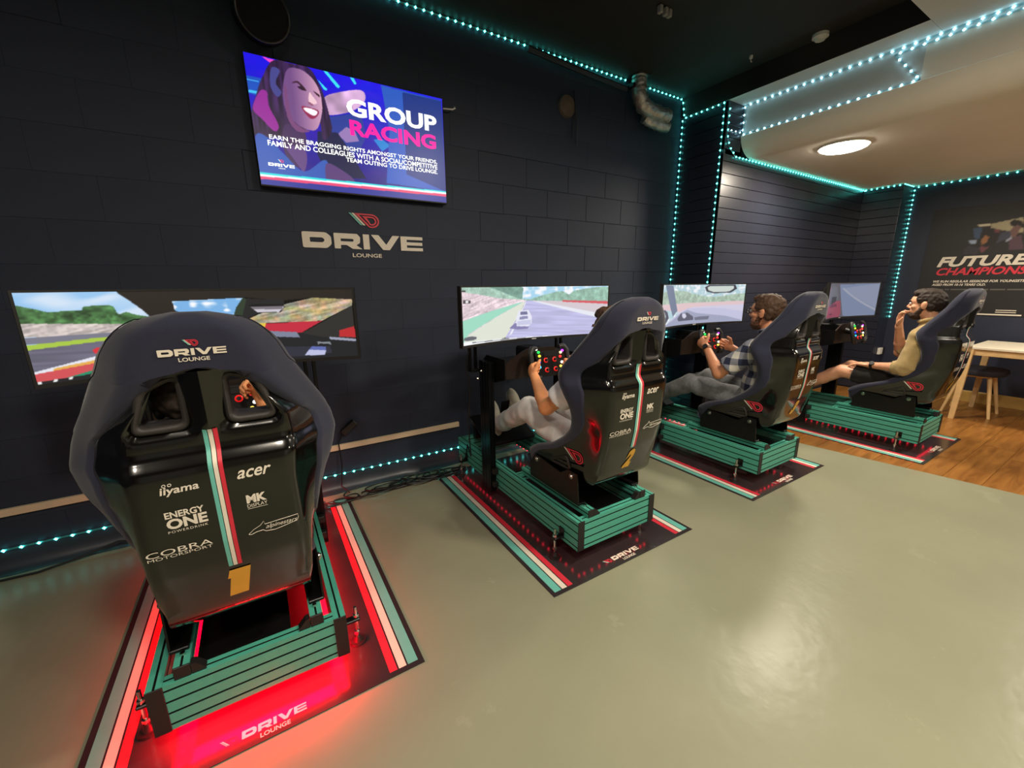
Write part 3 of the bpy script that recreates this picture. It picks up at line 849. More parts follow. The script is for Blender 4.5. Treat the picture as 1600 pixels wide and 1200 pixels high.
def side_polys(): pass
def rig(idx, label):
    cx, y0 = RIGS[idx]
    T = thing('racing_simulator', label, 'racing simulator', (cx, y0, 0), group='racing simulators in a row')
    def part(key, name, fn, mats, parent=T, angle=35, **kw):
        return link(name, cached(key, lambda: fn().mesh(name, mats, angle)), parent, **kw)
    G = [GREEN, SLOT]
    for sx in (-1, 1):
        def fr(sx=sx):
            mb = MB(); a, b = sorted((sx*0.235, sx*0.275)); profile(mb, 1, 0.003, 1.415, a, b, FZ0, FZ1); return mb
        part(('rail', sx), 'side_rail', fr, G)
        for ye, yf in ((0.0, 0.0032), (1.4148, 1.418)):
            def fc(sx=sx, ye=ye, yf=yf):
                mb = MB(); a, b = sorted((sx*0.2345, sx*0.2755)); mb.bbox(a, b, ye-0.001, yf, FZ0-0.001, FZ1+0.001, 0.001); return mb
            part(('cap', sx, ye), 'end_cap', fc, [BLACKP])
        def fs(sx=sx):
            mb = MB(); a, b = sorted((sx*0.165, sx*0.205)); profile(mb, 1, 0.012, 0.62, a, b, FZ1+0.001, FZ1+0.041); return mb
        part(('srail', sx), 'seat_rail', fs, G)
        def fcap(sx=sx):
            mb = MB(); a, b = sorted((sx*0.1645, sx*0.2055)); mb.bbox(a, b, 0.006, 0.012, FZ1+0.0005, FZ1+0.0415, 0.0015); return mb
        part(('srcap', sx), 'seat_rail_cap', fcap, [BLACKP])
        def fbr(sx=sx):
            mb = MB(); x0 = sx*0.163; x1 = sx*0.128
            P = [(x0, FZ1+0.001), (x0, FZ1+0.036), (x0-sx*0.012, FZ1+0.034), (x1, FZ1+0.008), (x1, FZ1+0.001)]
            mb.prism(P, 1, 0.008, 0.036); return mb
        part(('corner', sx), 'corner_bracket', fbr, [BLACKP])
        # seat side bracket plate with bolts
        def fsb(sx=sx):
            mb = MB(); a, b = sorted((sx*0.214, sx*0.220))
            P = [(0.07, 0.30), (0.50, 0.30), (0.505, 0.37), (0.455, 0.435), (0.40, 0.435), (0.22, 0.415), (0.16, 0.455), (0.085, 0.455)]
            mb.prism(P, 0, a, b)
            a2, b2 = sorted((sx*0.17, sx*0.220)); mb.bbox(a2, b2, 0.07, 0.50, 0.2875, 0.30, 0.002)
            return mb
        pb = part(('sbr', sx), 'seat_bracket', fsb, [BLACKM])
        for yy, zz in ((0.125, 0.432), (0.43, 0.415)):
            def fb(sx=sx, yy=yy, zz=zz):
                mb = MB(); mb.cyl((sx*0.220, yy, zz), (sx*0.226, yy, zz), 0.014, n=14); mb.cyl((sx*0.226, yy, zz), (sx*0.232, yy, zz), 0.010, 0.007, n=12); return mb
            part(('bolt', sx, yy), 'bolt', fb, [STEEL], pb)
        for yy in (0.055, 0.10):
            def fb2(sx=sx, yy=yy):
                mb = MB(); mb.cyl((sx*0.185, yy, FZ1+0.040), (sx*0.185, yy, FZ1+0.05), 0.007, n=10); return mb
            part(('bolt2', sx, yy), 'bolt', fb2, [STEEL])
        # levelling feet
        for yy in (0.125, 1.27):
            def ff(sx=sx, yy=yy):
                mb = MB(); x = sx*0.322
                mb.cyl((x, yy, 0.0042), (x, yy, 0.012), 0.031, 0.029, n=20); mb.cyl((x, yy, 0.012), (x, yy, 0.03), 0.018, 0.010, n=14)
                return mb
            ft = part(('foot', sx, yy), 'levelling_foot', ff, [BLACKP])
            def fbolt(sx=sx, yy=yy):
                mb = MB(); x = sx*0.322
                mb.cyl((x, yy, 0.03), (x, yy, 0.165), 0.0065, n=10); mb.cyl((x, yy, 0.045), (x, yy, 0.056), 0.012, n=6); mb.cyl((x, yy, 0.120), (x, yy, 0.132), 0.012, n=6)
                return mb
            part(('fbolt', sx, yy), 'threaded_rod', fbolt, [STEEL], ft)
            def fbk(sx=sx, yy=yy):
                mb = MB(); a, b = sorted((sx*0.276, sx*0.336)); mb.bbox(a, b, yy-0.016, yy+0.016, 0.106, 0.118, 0.003)
                a, b = sorted((sx*0.276, sx*0.282)); mb.bbox(a, b, yy-0.02, yy+0.02, 0.104, 0.16, 0.002); return mb
            part(('fbk', sx, yy), 'foot_bracket', fbk, [BLACKM], ft)
        # uprights, black extrusion, with clamp brackets
        def fu(sx=sx):
            mb = MB(); a, b = sorted((sx*0.277, sx*0.317)); profile(mb, 2, 0.055, 0.925, a, b, 0.82, 0.94); return mb
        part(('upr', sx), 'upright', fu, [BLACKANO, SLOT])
        for zz in (0.10, 0.19):
            def fuc(sx=sx, zz=zz):
                mb = MB(); a, b = sorted((sx*0.277, sx*0.31)); mb.bbox(a, b, 0.785, 0.82, zz, zz+0.036, 0.003); return mb
            part(('uprc', sx, zz), 'upright_clamp', fuc, [BLACKP])
        def fdp(sx=sx):
            mb = MB(); a, b = sorted((sx*0.262, sx*0.270))
            P = [(0.70, 0.83), (0.95, 0.76), (0.99, 0.80), (0.99, 0.90), (0.93, 0.955), (0.70, 0.955)]
            mb.prism(P, 0, a, b); return mb
        part(('deckside', sx), 'wheel_deck_side', fdp, [BLACKM])
        for yy, zz in ((0.88, 0.86), (0.93, 0.80)):
            def fb3(sx=sx, yy=yy, zz=zz):
                mb = MB(); mb.cyl((sx*0.318, yy+0.03, zz), (sx*0.326, yy+0.03, zz), 0.009, 0.006, n=12); return mb
            part(('bolt3', sx, yy), 'bolt', fb3, [STEEL])
        # red LED strips under the rails
        def ft_(sx=sx):
            mb = MB(); a, b = sorted((sx*0.238, sx*0.250)); mb.box(a, b, 0.01, 1.40, FZ0-0.002, FZ0-0.0005); return mb
        tp = part(('redtape', sx), 'led_tape', ft_, [TAPER])
        def fl(sx=sx):
            mb = MB()
            for k in range(27):
                mb.ell((sx*0.244, 0.02+k*0.0525, FZ0-0.004), (0.006, 0.006, 0.005), n=6)
            return mb
        part(('redled', sx, idx == 0), 'led_chips', fl, [LEDR1 if idx == 0 else LEDR], tp, kind='stuff')
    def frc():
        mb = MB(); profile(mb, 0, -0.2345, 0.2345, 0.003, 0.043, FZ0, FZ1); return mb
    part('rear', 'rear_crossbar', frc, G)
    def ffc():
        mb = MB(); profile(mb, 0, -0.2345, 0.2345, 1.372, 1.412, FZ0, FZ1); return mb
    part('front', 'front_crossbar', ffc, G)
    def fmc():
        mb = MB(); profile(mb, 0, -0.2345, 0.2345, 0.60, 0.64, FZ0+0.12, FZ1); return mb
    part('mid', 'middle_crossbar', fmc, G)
    def frt():
        mb = MB(); mb.box(-0.22, 0.22, 0.012, 0.024, FZ0-0.002, FZ0-0.0005); return mb
    tp = part('rtape', 'led_tape', frt, [TAPER])
    def frl():
        mb = MB()
        for k in range(9): mb.ell((-0.21+k*0.0525, 0.018, FZ0-0.004), (0.006, 0.006, 0.005), n=6)
        return mb
    part(('rled', idx == 0), 'led_chips', frl, [LEDR1 if idx == 0 else LEDR], tp, kind='stuff')
    def fpl():
        mb = MB(); mb.bbox(-0.162, 0.105, 0.05, 0.56, FZ1-0.03, FZ1-0.018, 0.003); return mb
    part('plate', 'base_plate', fpl, [BLACKM])
    # wheel deck and mount plate
    def fdk():
        mb = MB(); mb.bbox(-0.261, 0.261, 0.72, 0.95, 0.905, 0.925, 0.004); return mb
    part('deck', 'wheel_deck', fdk, [BLACKM])
    def fmp():
        mb = MB()
        P = [(-0.26, 0.83), (-0.10, 0.825), (0.10, 0.825), (0.26, 0.83), (0.26, 0.925), (0.10, 1.005), (-0.10, 1.005), (-0.26, 0.925)]
        mb.prism(rounded(P, 0.03, 3), 1, 0.716, 0.726); return mb
    part('mount', 'wheel_mount_plate', fmp, [mat('mount_plate', rgb(44, 34, 28), 0.4, 0.3, noise_scale=20, noise_amt=0.1)])
    def fmo():
        mb = MB(); mb.bbox(-0.06, 0.06, 0.73, 0.92, 0.88, 1.0, 0.012); mb.cyl((0, 0.727, 0.94), (0, 0.66, 0.925), 0.03, 0.024, n=20); return mb
    part('motor', 'wheel_base', fmo, [BLACKM])
    sw = part('hub', 'steering_wheel', lambda: None, [BLACKM]) if False else link('steering_wheel', cached('hubm', hub_mesh), T, loc=(0.005, 0.625, 0.925), rot=(math.radians(-14), 0, math.radians(0)))
    link('grip', cached('rimm', rim_mesh), sw)
    for bx, bz, c in BUTTONS:
        def fbt(bx=bx, bz=bz):
            mb = MB(); mb.cyl((bx, -0.006, bz), (bx, -0.016, bz), 0.0085, 0.0075, n=12); return mb
        part(('btn', bx, bz), 'button', fbt, [btn_mat(c, 1.3)], sw)
    for bx, bz in ((-0.033, 0.014), (0.033, 0.014), (-0.033, -0.045), (0.033, -0.045)):
        def fen(bx=bx, bz=bz):
            mb = MB(); mb.tube([(bx+0.012*math.cos(a), -0.011, bz+0.012*math.sin(a)) for a in np.linspace(0, 2*PI, 17)[:-1]], 0.0035, 6, closed=True, mi=1)
            mb.cyl((bx, -0.006, bz), (bx, -0.028, bz), 0.009, 0.008, n=12); return mb
        part(('enc', bx, bz), 'rotary_knob', fen, [BLACKP, btn_mat((220, 30, 28), 0.7)], sw)
    # pedals
    def fpb():
        mb = MB()
        P = [(1.06, 0.262), (1.36, 0.40), (1.36, 0.415), (1.06, 0.277)]
        mb.prism(P, 0, -0.20, 0.20); mb.box(-0.18, 0.18, 1.30, 1.34, 0.25, 0.38); mb.box(-0.18, 0.18, 1.08, 1.10, 0.25, 0.27); return mb
    pp = part('pedalbase', 'pedal_base', fpb, [BLACKM])
    for px in (-0.12, 0.02, 0.14):
        def fpd(px=px):
            mb = MB()
            P = [(1.24, 0.36), (1.252, 0.36), (1.215, 0.52), (1.20, 0.515)]
            mb.prism(P, 0, px-0.012, px+0.012)
            P = [(1.205, 0.45), (1.213, 0.45), (1.190, 0.545), (1.182, 0.54)]
            mb.prism(P, 0, px-0.032, px+0.032); return mb
        part(('pedal', px), 'pedal', fpd, [BLACKM], pp)
    # seat
    st = link('seat', SEAT['shell'], T)
    link('seat_cover', SEAT['cover'], st, label='navy fabric cover over seat edges')
    link('seat_cushion', SEAT['cushion'], st); link('seam', SEAT['seam'], st)
    for n_, me in SEAT['text']: link(n_, me, st)
    for me in SEAT['stripes']: link('stripe', me, st)
    link('lettering', SEAT['headlogo'], st, label='brand logo and lettering on the headrest')
    link('number', number_mesh(idx+1), st, label='gold numeral on the seat back')
    for sx in (-1, 1):
        link('window_trim', SEAT[('trim', sx)], st); link('side_emblem', SEAT[('sideicon', sx)], st); link('harness_slot_rim', SEAT[('slot', sx)], st)
    return T
LEDR1 = emis('led_red_bright', (1.0, 0.004, 0.02, 1), 40)
RL = ['nearest racing simulator with large black seat back, gold numeral one and red underglow', 'racing simulator with gold numeral two, driven by the person in sweatpants',
      'racing simulator with gold numeral three, carrying the man in glasses', 'farthest racing simulator on the laminate, carrying the bearded man in khaki']
RIGOBJ = [rig(i, RL[i]) for i in range(4)]
# the bright red strips under the first simulator give their own light
for lx, ly, sx_, sy_, en in ((-0.235, 0.70, 0.05, 1.38, 16), (0.235, 0.70, 0.05, 1.38, 16), (0.0, 0.03, 0.44, 0.05, 17), (0.0, 1.39, 0.44, 0.03, 5)):
    ld = bpy.data.lights.new('red_strip_light', 'AREA'); ld.shape = 'RECTANGLE'; ld.size = sx_; ld.size_y = sy_; ld.energy = en; ld.color = (1, 0.0, 0.010)
    lo = bpy.data.objects.new('red_strip_light', ld); lo.location = (RIGS[0][0]+lx, RIGS[0][1]+ly, FZ0-0.010); COL.objects.link(lo)

# floor mats
ML = ['striped floor mat glowing bright red under the nearest simulator', 'black striped floor mat under the sweatpants driver, second from the left', 'black striped floor mat under the man in glasses', 'black striped floor mat on the laminate under the farthest simulator']
MW, MLn = 1.0, 1.479
for i, (cx, yr) in enumerate(MATS_C):
    T = thing('floor_mat', ML[i], 'floor mat', (cx, yr, 0), group='printed mats under the simulators')
    h = MW/2
    def base():
        mb = MB(); mb.bbox(-h, h, 0, MLn, 0.0003, 0.003, 0.001); return mb.mesh('mat_base', [MATB])
    link('mat_base', cached('matbase', base), T)
    for sx in (-1, 1):
        for nm, a, b, ys_, m in (('teal', 0.020, 0.058, MLn-0.012, TEALP), ('cream', 0.064, 0.092, MLn-0.085, CREAM), ('red', 0.098, 0.126, MLn-0.085, REDP)):
            def st(sx=sx, a=a, b=b, ys_=ys_, nm=nm):
                mb = MB(); x0, x1 = sorted((sx*(h-a), sx*(h-b))); mb.box(x0, x1, 0.022, ys_, 0.003, 0.0034)
                if nm == 'teal':
                    x0, x1 = sorted((sx*(h-b), sx*(h-0.135))); mb.box(x0, x1, ys_-0.062, ys_, 0.003, 0.0034)
                return mb.mesh('stripe', [m], smooth=False)
            link('stripe', cached(('mst', sx, nm), st), T)
    def lg():
        return logo_mesh(logo_parts(-0.085, 0.040, 0.185, horiz=True), lambda a, b: (a, b, 0.0038)).mesh('lettering', [CREAM, REDP, TEALP], None, False)
    link('lettering', cached('matlogo', lg), T)

# curved monitors
CH, SAG = 1.09, 0.10
RAD = (CH*CH/4+SAG*SAG)/(2*SAG); HALF = math.asin(CH/2/RAD)
def arc(u, r=0.0):      # u in -1..1 -> x, y (local to rig), concave towards the driver
    t = u*HALF; return (RAD+r)*math.sin(t), 0.69+SAG-RAD+(RAD+r)*math.cos(t)
MZ0, MZ1 = 1.047, 1.383
def mon_body():
    mb = MB(); us = np.linspace(-1, 1, 33); rows = []
    for r, z0, z1 in ((0.0, MZ0, MZ0), (0.0, MZ0, MZ1), (0.03, MZ1, MZ1-0.006)):
        pass
    def ring(u):
        x0, y0 = arc(u, 0.002); x1, y1 = arc(u, 0.022); x2, y2 = arc(u, 0.055)
        k = 0.06 if abs(u) < 0.75 else 0.0
        return [(x0, y0, MZ0), (x0, y0, MZ1), (x1, y1, MZ1), (x2 if k else x1, y2 if k else y1, MZ1-0.05), (x2 if k else x1, y2 if k else y1, MZ0+0.05), (x1, y1, MZ0)]
    rows = [ring(u) for u in us]; mb.grid(rows, closed=True)
    n = 6
    mb.add(rows[0], [tuple(range(n))]); mb.add(rows[-1], [tuple(range(n))[::-1]])
    return mb.mesh('casing', [BLACKP], 30)
def bezel():
    mb = MB(); us = np.linspace(-1, 1, 33)
    for z0, z1 in ((MZ0, MZ0+0.014), (MZ1-0.008, MZ1)):
        rows = []
        for u in us:
            x0, y0 = arc(u, -0.004); x1, y1 = arc(u, 0.003); rows.append([(x0, y0, z0), (x0, y0, z1), (x1, y1, z1), (x1, y1, z0)])
        mb.grid(rows, closed=True)
    for s in (-1, 1):
        us2 = (s, s*0.985); rows = []
        for u in us2:
            x0, y0 = arc(u, -0.004); x1, y1 = arc(u, 0.003); rows.append([(x0, y0, MZ0), (x0, y0, MZ1), (x1, y1, MZ1), (x1, y1, MZ0)])
        mb.grid(rows, closed=True); mb.add(rows[0], [(0,1,2,3)])
    return mb.mesh('bezel', [BLACKP], 30)
def screen_mesh(img, fn, name='screen', m=None):
    """img HxWx3 display values (0..1 sRGB) -> vertex-coloured grid; fn(u,v) u,v 0..1 from lower-left"""
    H, W, _ = img.shape
    us = np.linspace(0, 1, W); vs = np.linspace(0, 1, H)
    V = [fn(u, v) for v in vs for u in us]
    I = np.arange(H*W).reshape(H, W)
    F = np.stack([I[:-1, :-1], I[:-1, 1:], I[1:, 1:], I[1:, :-1]], -1).reshape(-1, 4)
    me = bpy.data.meshes.new(name); me.vertices.add(len(V)); me.vertices.foreach_set('co', np.array(V, dtype=np.float32).ravel())
    me.loops.add(F.size); me.loops.foreach_set('vertex_index', F.ravel().astype(np.int32))
    me.polygons.add(len(F)); me.polygons.foreach_set('loop_start', np.arange(0, F.size, 4, dtype=np.int32))
    me.update(calc_edges=True); me.validate()
    at = me.color_attributes.new('Col', 'FLOAT_COLOR', 'POINT')
    c = np.clip(img, 0, 1.5); l = np.where(c <= 0.04045, c/12.92, ((c+0.055)/1.055)**2.4)
    buf = np.ones((H*W, 4), dtype=np.float32); buf[:, :3] = l.reshape(-1, 3); at.data.foreach_set('color', buf.ravel())
    me.materials.append(m or SCREEN)
    return me

# ------------------------------------------------------------------ pictures shown on the screens (coloured shapes in screen units)
PIC1 = [
  ((150, 195, 235), [(-0.008, 1.019), (0.358, 1.0), (0.324, 0.293), (-0.044, 0.401)], 'sky'),
  ((70, 110, 65), [(-0.013, 0.825), (0.016, 0.809), (0.036, 0.787), (0.063, 0.752), (0.097, 0.761), (0.135, 0.761), (0.146, 0.803), (0.194, 0.809), (0.216, 0.796), (0.226, 0.704), (0.248, 0.723), (0.274, 0.685), (0.34, 0.624), (0.337, 0.554), (-0.024, 0.64)], 'tree'),
  ((196, 184, 180), [(-0.02, 0.646), (0.337, 0.557), (0.331, 0.411), (-0.028, 0.503)], 'gravel'),
  ((120, 120, 135), [(-0.029, 0.487), (0.182, 0.487), (0.334, 0.471), (0.328, 0.363), (-0.033, 0.42)], 'plain'),
  ((165, 195, 70), [(-0.022, 0.404), (0.17, 0.439), (0.332, 0.436), (0.328, 0.363), (-0.026, 0.347)], 'plain'),
  ((105, 102, 120), [(-0.026, 0.347), (0.16, 0.392), (0.331, 0.411), (0.319, 0.172), (-0.041, 0.086)], 'road'),
  ((225, 225, 235), [(-0.03, 0.089), (0.138, 0.217), (0.325, 0.303), (0.323, 0.268), (-0.032, 0.061)], 'plain'),
  ((225, 170, 80), [(0.039, 0.127), (0.136, 0.175), (0.323, 0.255), (0.321, 0.22), (0.037, 0.099)], 'plain'),
  ((205, 80, 85), [(-0.031, 0.073), (0.135, 0.14), (0.321, 0.22), (0.29, -0.446), (-0.05, -0.255)], 'plain'),
  ((40, 140, 105), [(0.055, 0.0), (0.121, 0.054), (0.263, 0.131), (0.236, -0.414), (0.062, -0.318)], 'plain'),
  ((215, 50, 60), [(0.139, 0.296), (0.151, 0.322), (0.193, 0.309), (0.189, 0.217), (0.143, 0.255)], 'plain'),
  ((38, 32, 28), [(0.227, 1.016), (1.037, 1.022), (1.032, 0.815), (0.855, 0.85), (0.753, 0.818), (0.607, 0.873), (0.381, 0.844), (0.373, 0.726), (0.311, 0.643), (0.293, 0.739), (0.266, 0.844), (0.238, 0.939)], 'plain'),
  ((38, 34, 32), [(0.311, 0.643), (0.373, 0.726), (0.381, 0.844), (0.419, 0.806), (0.417, 0.439), (0.279, 0.471)], 'plain'),
  ((120, 175, 225), [(0.381, 0.838), (0.607, 0.866), (0.607, 0.822), (0.584, 0.621), (0.424, 0.611), (0.384, 0.726)], 'cloud'),
  ((46, 60, 44), [(0.607, 0.866), (0.619, 0.847), (0.632, 0.691), (0.592, 0.58), (0.564, 0.611), (0.579, 0.736)], 'plain'),
  ((34, 34, 36), [(0.619, 0.854), (0.753, 0.828), (0.751, 0.768), (0.653, 0.646), (0.607, 0.576), (0.592, 0.58)], 'plain'),
  ((176, 160, 120), [(0.758, 0.768), (0.863, 0.85), (1.021, 0.815), (1.019, 0.729), (0.891, 0.513), (0.638, 0.506), (0.607, 0.564), (0.653, 0.634)], 'hill'),
  ((190, 42, 62), [(0.668, 0.5), (0.891, 0.513), (0.802, 0.347), (0.664, 0.401)], 'plain'),
  ((225, 190, 70), [(0.636, 0.506), (0.676, 0.513), (0.664, 0.408), (0.642, 0.439)], 'plain'),
  ((44, 44, 42), [(1.019, 0.729), (1.018, 0.236), (0.882, 0.242), (0.797, 0.334), (0.834, 0.395)], 'plain'),
  ((185, 42, 48), [(0.955, 0.363), (1.019, 0.42), (1.022, 0.248), (0.952, 0.268)], 'plain'),
  ((30, 32, 36), [(0.645, 0.411), (0.794, 0.35), (0.883, 0.271), (1.022, 0.236), (1.028, -0.102), (0.618, -0.013)], 'plain'),
  ((122, 128, 150), [(0.662, 0.401), (0.785, 0.36), (0.795, 0.28), (0.665, 0.318)], 'plain'),
  ((150, 155, 175), [(0.91, 0.271), (1.021, 0.226), (1.021, 0.188), (0.913, 0.232)], 'plain'),
  ((46, 48, 60), [(0.701, 0.159), (0.91, 0.131), (0.915, 0.029), (0.806, 0.006), (0.695, 0.0)], 'plain'),
  ((185, 188, 220), [(0.823, 0.092), (0.893, 0.07), (0.884, 0.0), (0.804, 0.01)], 'plain'),
  ((92, 105, 170), [(0.836, 0.14), (0.891, 0.127), (0.893, 0.07), (0.823, 0.092)], 'plain'),
  ((130, 135, 140), [(0.86, 0.204), (0.912, 0.197), (0.917, 0.146), (0.904, 0.166), (0.866, 0.178), (0.864, 0.146)], 'plain'),
  ((20, 20, 22), [(0.623, 0.755), (0.636, 0.777), (0.747, 0.758), (0.752, 0.723), (0.733, 0.65), (0.647, 0.653)], 'plain'),
  ((200, 195, 205), [(0.627, 0.742), (0.747, 0.742), (0.749, 0.72), (0.729, 0.656), (0.65, 0.662)], 'plain'),
  ((120, 112, 120), [(0.627, 0.742), (0.747, 0.742), (0.741, 0.694), (0.636, 0.704)], 'plain'),
  ((30, 30, 34), [(-0.005, -0.006), (0.104, 0.013), (0.234, 0.08), (0.209, -0.401), (-0.02, -0.271)], 'plain'),
  ((235, 235, 235), [(-0.003, -0.003), (0.006, 0.0), (0.004, -0.032), (-0.005, -0.029)], 'plain'),
  ((235, 235, 235), [(0.032, 0.0), (0.041, 0.003), (0.04, -0.022), (0.031, -0.022)], 'plain'),
  ((235, 235, 235), [(0.068, 0.006), (0.077, 0.01), (0.076, -0.019), (0.067, -0.019)], 'plain'),
]
PIC2 = [
  ((150, 205, 235), [(-0.02, 1.032), (1.095, 1.0), (1.105, 0.529), (-0.025, 0.662)], 'cloud'),
  ((150, 190, 170), [(0.003, 0.997), (0.234, 0.959), (0.285, 0.892), (0.338, 0.831), (0.45, 0.736), (0.596, 0.691), (-0.001, 0.713)], 'tree2'),
  ((95, 140, 125), [(0.221, 0.968), (0.435, 0.968), (0.45, 0.844), (0.442, 0.736), (0.379, 0.79), (0.285, 0.892)], 'tree2'),
  ((130, 175, 155), [(0.493, 0.71), (0.544, 0.758), (0.596, 0.793), (0.673, 0.847), (0.736, 0.866), (0.785, 0.799), (0.834, 0.882), (1.06, 0.936), (1.065, 0.646), (0.493, 0.701)], 'tree2'),
  ((222, 198, 208), [(0.001, 0.892), (0.12, 0.847), (0.278, 0.761), (0.45, 0.717), (0.478, 0.704), (0.309, 0.331), (-0.011, -0.051)], 'gravel2'),
  ((205, 190, 200), [(0.521, 0.697), (0.754, 0.666), (1.065, 0.624), (1.071, 0.328), (0.675, 0.599)], 'plain'),
  ((205, 60, 70), [(0.737, 0.688), (1.065, 0.646), (1.066, 0.586), (0.738, 0.653)], 'plain'),
  ((140, 212, 185), [(0.001, 0.389), (0.179, 0.506), (0.442, 0.675), (0.456, 0.675), (0.243, 0.401), (0.051, 0.156), (-0.005, -0.051)], 'plain'),
  ((215, 222, 205), [(0.039, 0.124), (0.243, 0.392), (0.45, 0.662), (0.471, 0.685), (0.378, 0.159), (0.321, 0.013), (0.049, -0.067), (-0.005, -0.051)], 'plain'),
  ((178, 176, 222), [(0.471, 0.694), (0.521, 0.697), (0.714, 0.573), (1.073, 0.258), (1.084, -0.373), (0.321, 0.013), (0.442, 0.506)], 'road2'),
  ((225, 228, 240), [(0.521, 0.688), (0.566, 0.678), (1.071, 0.35), (1.073, 0.236)], 'plain'),
  ((235, 235, 245), [(0.472, 0.672), (0.477, 0.672), (0.371, 0.08), (0.35, 0.045)], 'plain'),
  ((110, 105, 160), [(0.35, 0.185), (0.393, 0.277), (0.507, 0.255), (0.486, 0.146), (0.407, 0.153)], 'plain'),
  ((225, 226, 244), [(0.403, 0.376), (0.421, 0.51), (0.493, 0.516), (0.515, 0.395), (0.515, 0.252), (0.493, 0.194), (0.407, 0.213)], 'plain'),
  ((90, 92, 135), [(0.435, 0.49), (0.484, 0.49), (0.485, 0.424), (0.432, 0.43)], 'plain'),
  ((120, 120, 165), [(0.428, 0.395), (0.486, 0.401), (0.49, 0.344), (0.426, 0.341)], 'plain'),
  ((190, 192, 225), [(0.41, 0.312), (0.511, 0.325), (0.511, 0.232), (0.41, 0.232)], 'plain'),
  ((20, 20, 24), [(0.012, 0.917), (0.039, 0.914), (0.039, 0.885), (0.011, 0.885)], 'plain'),
  ((50, 45, 50), [(0.017, 0.752), (0.073, 0.745), (0.073, 0.685), (0.016, 0.691)], 'plain'),
  ((235, 235, 235), [(0.037, 0.739), (0.055, 0.739), (0.054, 0.697), (0.036, 0.697)], 'plain'),
  ((70, 75, 85), [(0.011, 0.064), (0.021, 0.108), (0.081, 0.111), (0.107, 0.092), (0.106, 0.048), (0.038, 0.038)], 'plain'),
  ((245, 248, 250), [(-0.01, 0.025), (1.116, -0.064), (1.117, -0.099), (-0.011, -0.051)], 'plain'),
  ((60, 62, 70), [(0.074, 0.003), (1.079, -0.07), (1.079, -0.086), (0.074, -0.01)], 'plain'),
]
PIC3 = [
  ((170, 205, 215), [(0.005, 1.102), (1.121, 1.092), (1.21, -0.28), (0.041, -0.035)], 'cloud'),
  ((160, 185, 165), [(0.051, 0.822), (0.371, 0.863), (0.581, 0.761), (0.805, 0.685), (1.125, 0.761), (1.145, 0.455), (0.062, 0.51)], 'tree2'),
  ((222, 190, 196), [(0.049, 0.541), (0.357, 0.538), (1.121, 0.554), (1.136, 0.322), (0.365, 0.325), (0.052, 0.427)], 'plain'),
  ((205, 200, 225), [(0.338, 0.299), (0.536, 0.427), (1.108, 0.459), (1.136, 0.013), (0.373, 0.143)], 'plain'),
  ((190, 190, 222), [(0.234, 0.137), (0.479, 0.401), (0.889, 0.369), (1.104, 0.258), (1.105, -0.051), (0.107, -0.048)], 'plain'),
  ((100, 112, 140), [(0.103, 1.016), (0.242, 1.0), (0.336, 0.36), (0.272, 0.22), (0.222, 0.433)], 'plain'),
  ((150, 155, 185), [(0.106, -0.019), (0.275, 0.127), (0.395, 0.29), (0.48, 0.357), (0.606, 0.261), (0.936, 0.146), (1.1, 0.019), (1.091, -0.118), (0.068, -0.07)], 'plain'),
  ((70, 72, 95), [(0.345, 0.146), (0.395, 0.29), (0.483, 0.293), (0.564, 0.172), (0.568, 0.076), (0.362, 0.083)], 'plain'),
  ((205, 208, 230), [(0.41, 0.274), (0.454, 0.277), (0.476, 0.188), (0.446, 0.131), (0.415, 0.182)], 'plain'),
  ((95, 98, 120), [(0.579, 0.153), (0.76, 0.159), (0.75, 0.064), (0.591, 0.073)], 'plain'),
  ((60, 62, 80), [(0.048, 0.369), (0.117, 0.417), (0.172, 0.354), (0.204, 0.201), (0.155, 0.061), (0.059, 0.022)], 'plain'),
  ((185, 190, 195), [(0.055, 0.325), (0.111, 0.376), (0.15, 0.239), (0.121, 0.127), (0.06, 0.108)], 'plain'),
  ((40, 42, 55), [(0.679, 0.943), (0.723, 1.01), (1.004, 1.013), (1.025, 0.898), (0.966, 0.787), (0.783, 0.78), (0.701, 0.831)], 'plain'),
  ((200, 212, 205), [(0.708, 0.943), (0.741, 0.978), (0.99, 0.971), (0.993, 0.898), (0.947, 0.818), (0.782, 0.812), (0.723, 0.863)], 'plain'),
]
PIC4 = [
  ((110, 108, 118), [(-0.177, 1.083), (1.087, 1.076), (1.275, -0.217), (-0.071, 0.013)], 'plain'),
  ((145, 160, 195), [(0.432, 1.006), (1.093, 1.035), (1.263, -0.131), (0.6, 0.054)], 'plain'),
  ((190, 195, 215), [(0.496, 0.895), (0.549, 0.892), (1.237, 0.041), (1.25, -0.045)], 'plain'),
  ((165, 175, 205), [(0.549, 0.892), (1.093, 1.035), (1.231, 0.086)], 'plain'),
  ((150, 120, 130), [(-0.074, 0.914), (0.148, 0.943), (0.199, 0.041), (-0.034, 0.08)], 'plain'),
  ((120, 122, 132), [(0.097, 0.768), (0.219, 0.939), (0.365, 0.936), (0.446, 0.675), (0.434, 0.564), (0.144, 0.554)], 'plain'),
  ((60, 62, 70), [(0.239, 0.653), (0.397, 0.659), (0.384, 0.459), (0.253, 0.417)], 'plain'),
  ((178, 82, 105), [(0.14, 0.376), (0.253, 0.417), (0.413, 0.529), (0.503, 0.522), (0.55, 0.137), (0.524, 0.025), (0.128, 0.051)], 'plain'),
  ((130, 60, 85), [(0.229, 0.42), (0.422, 0.446), (0.433, 0.36), (0.215, 0.331)], 'plain'),
  ((120, 50, 75), [(0.234, 0.162), (0.33, 0.169), (0.336, 0.124), (0.239, 0.115)], 'plain'),
]
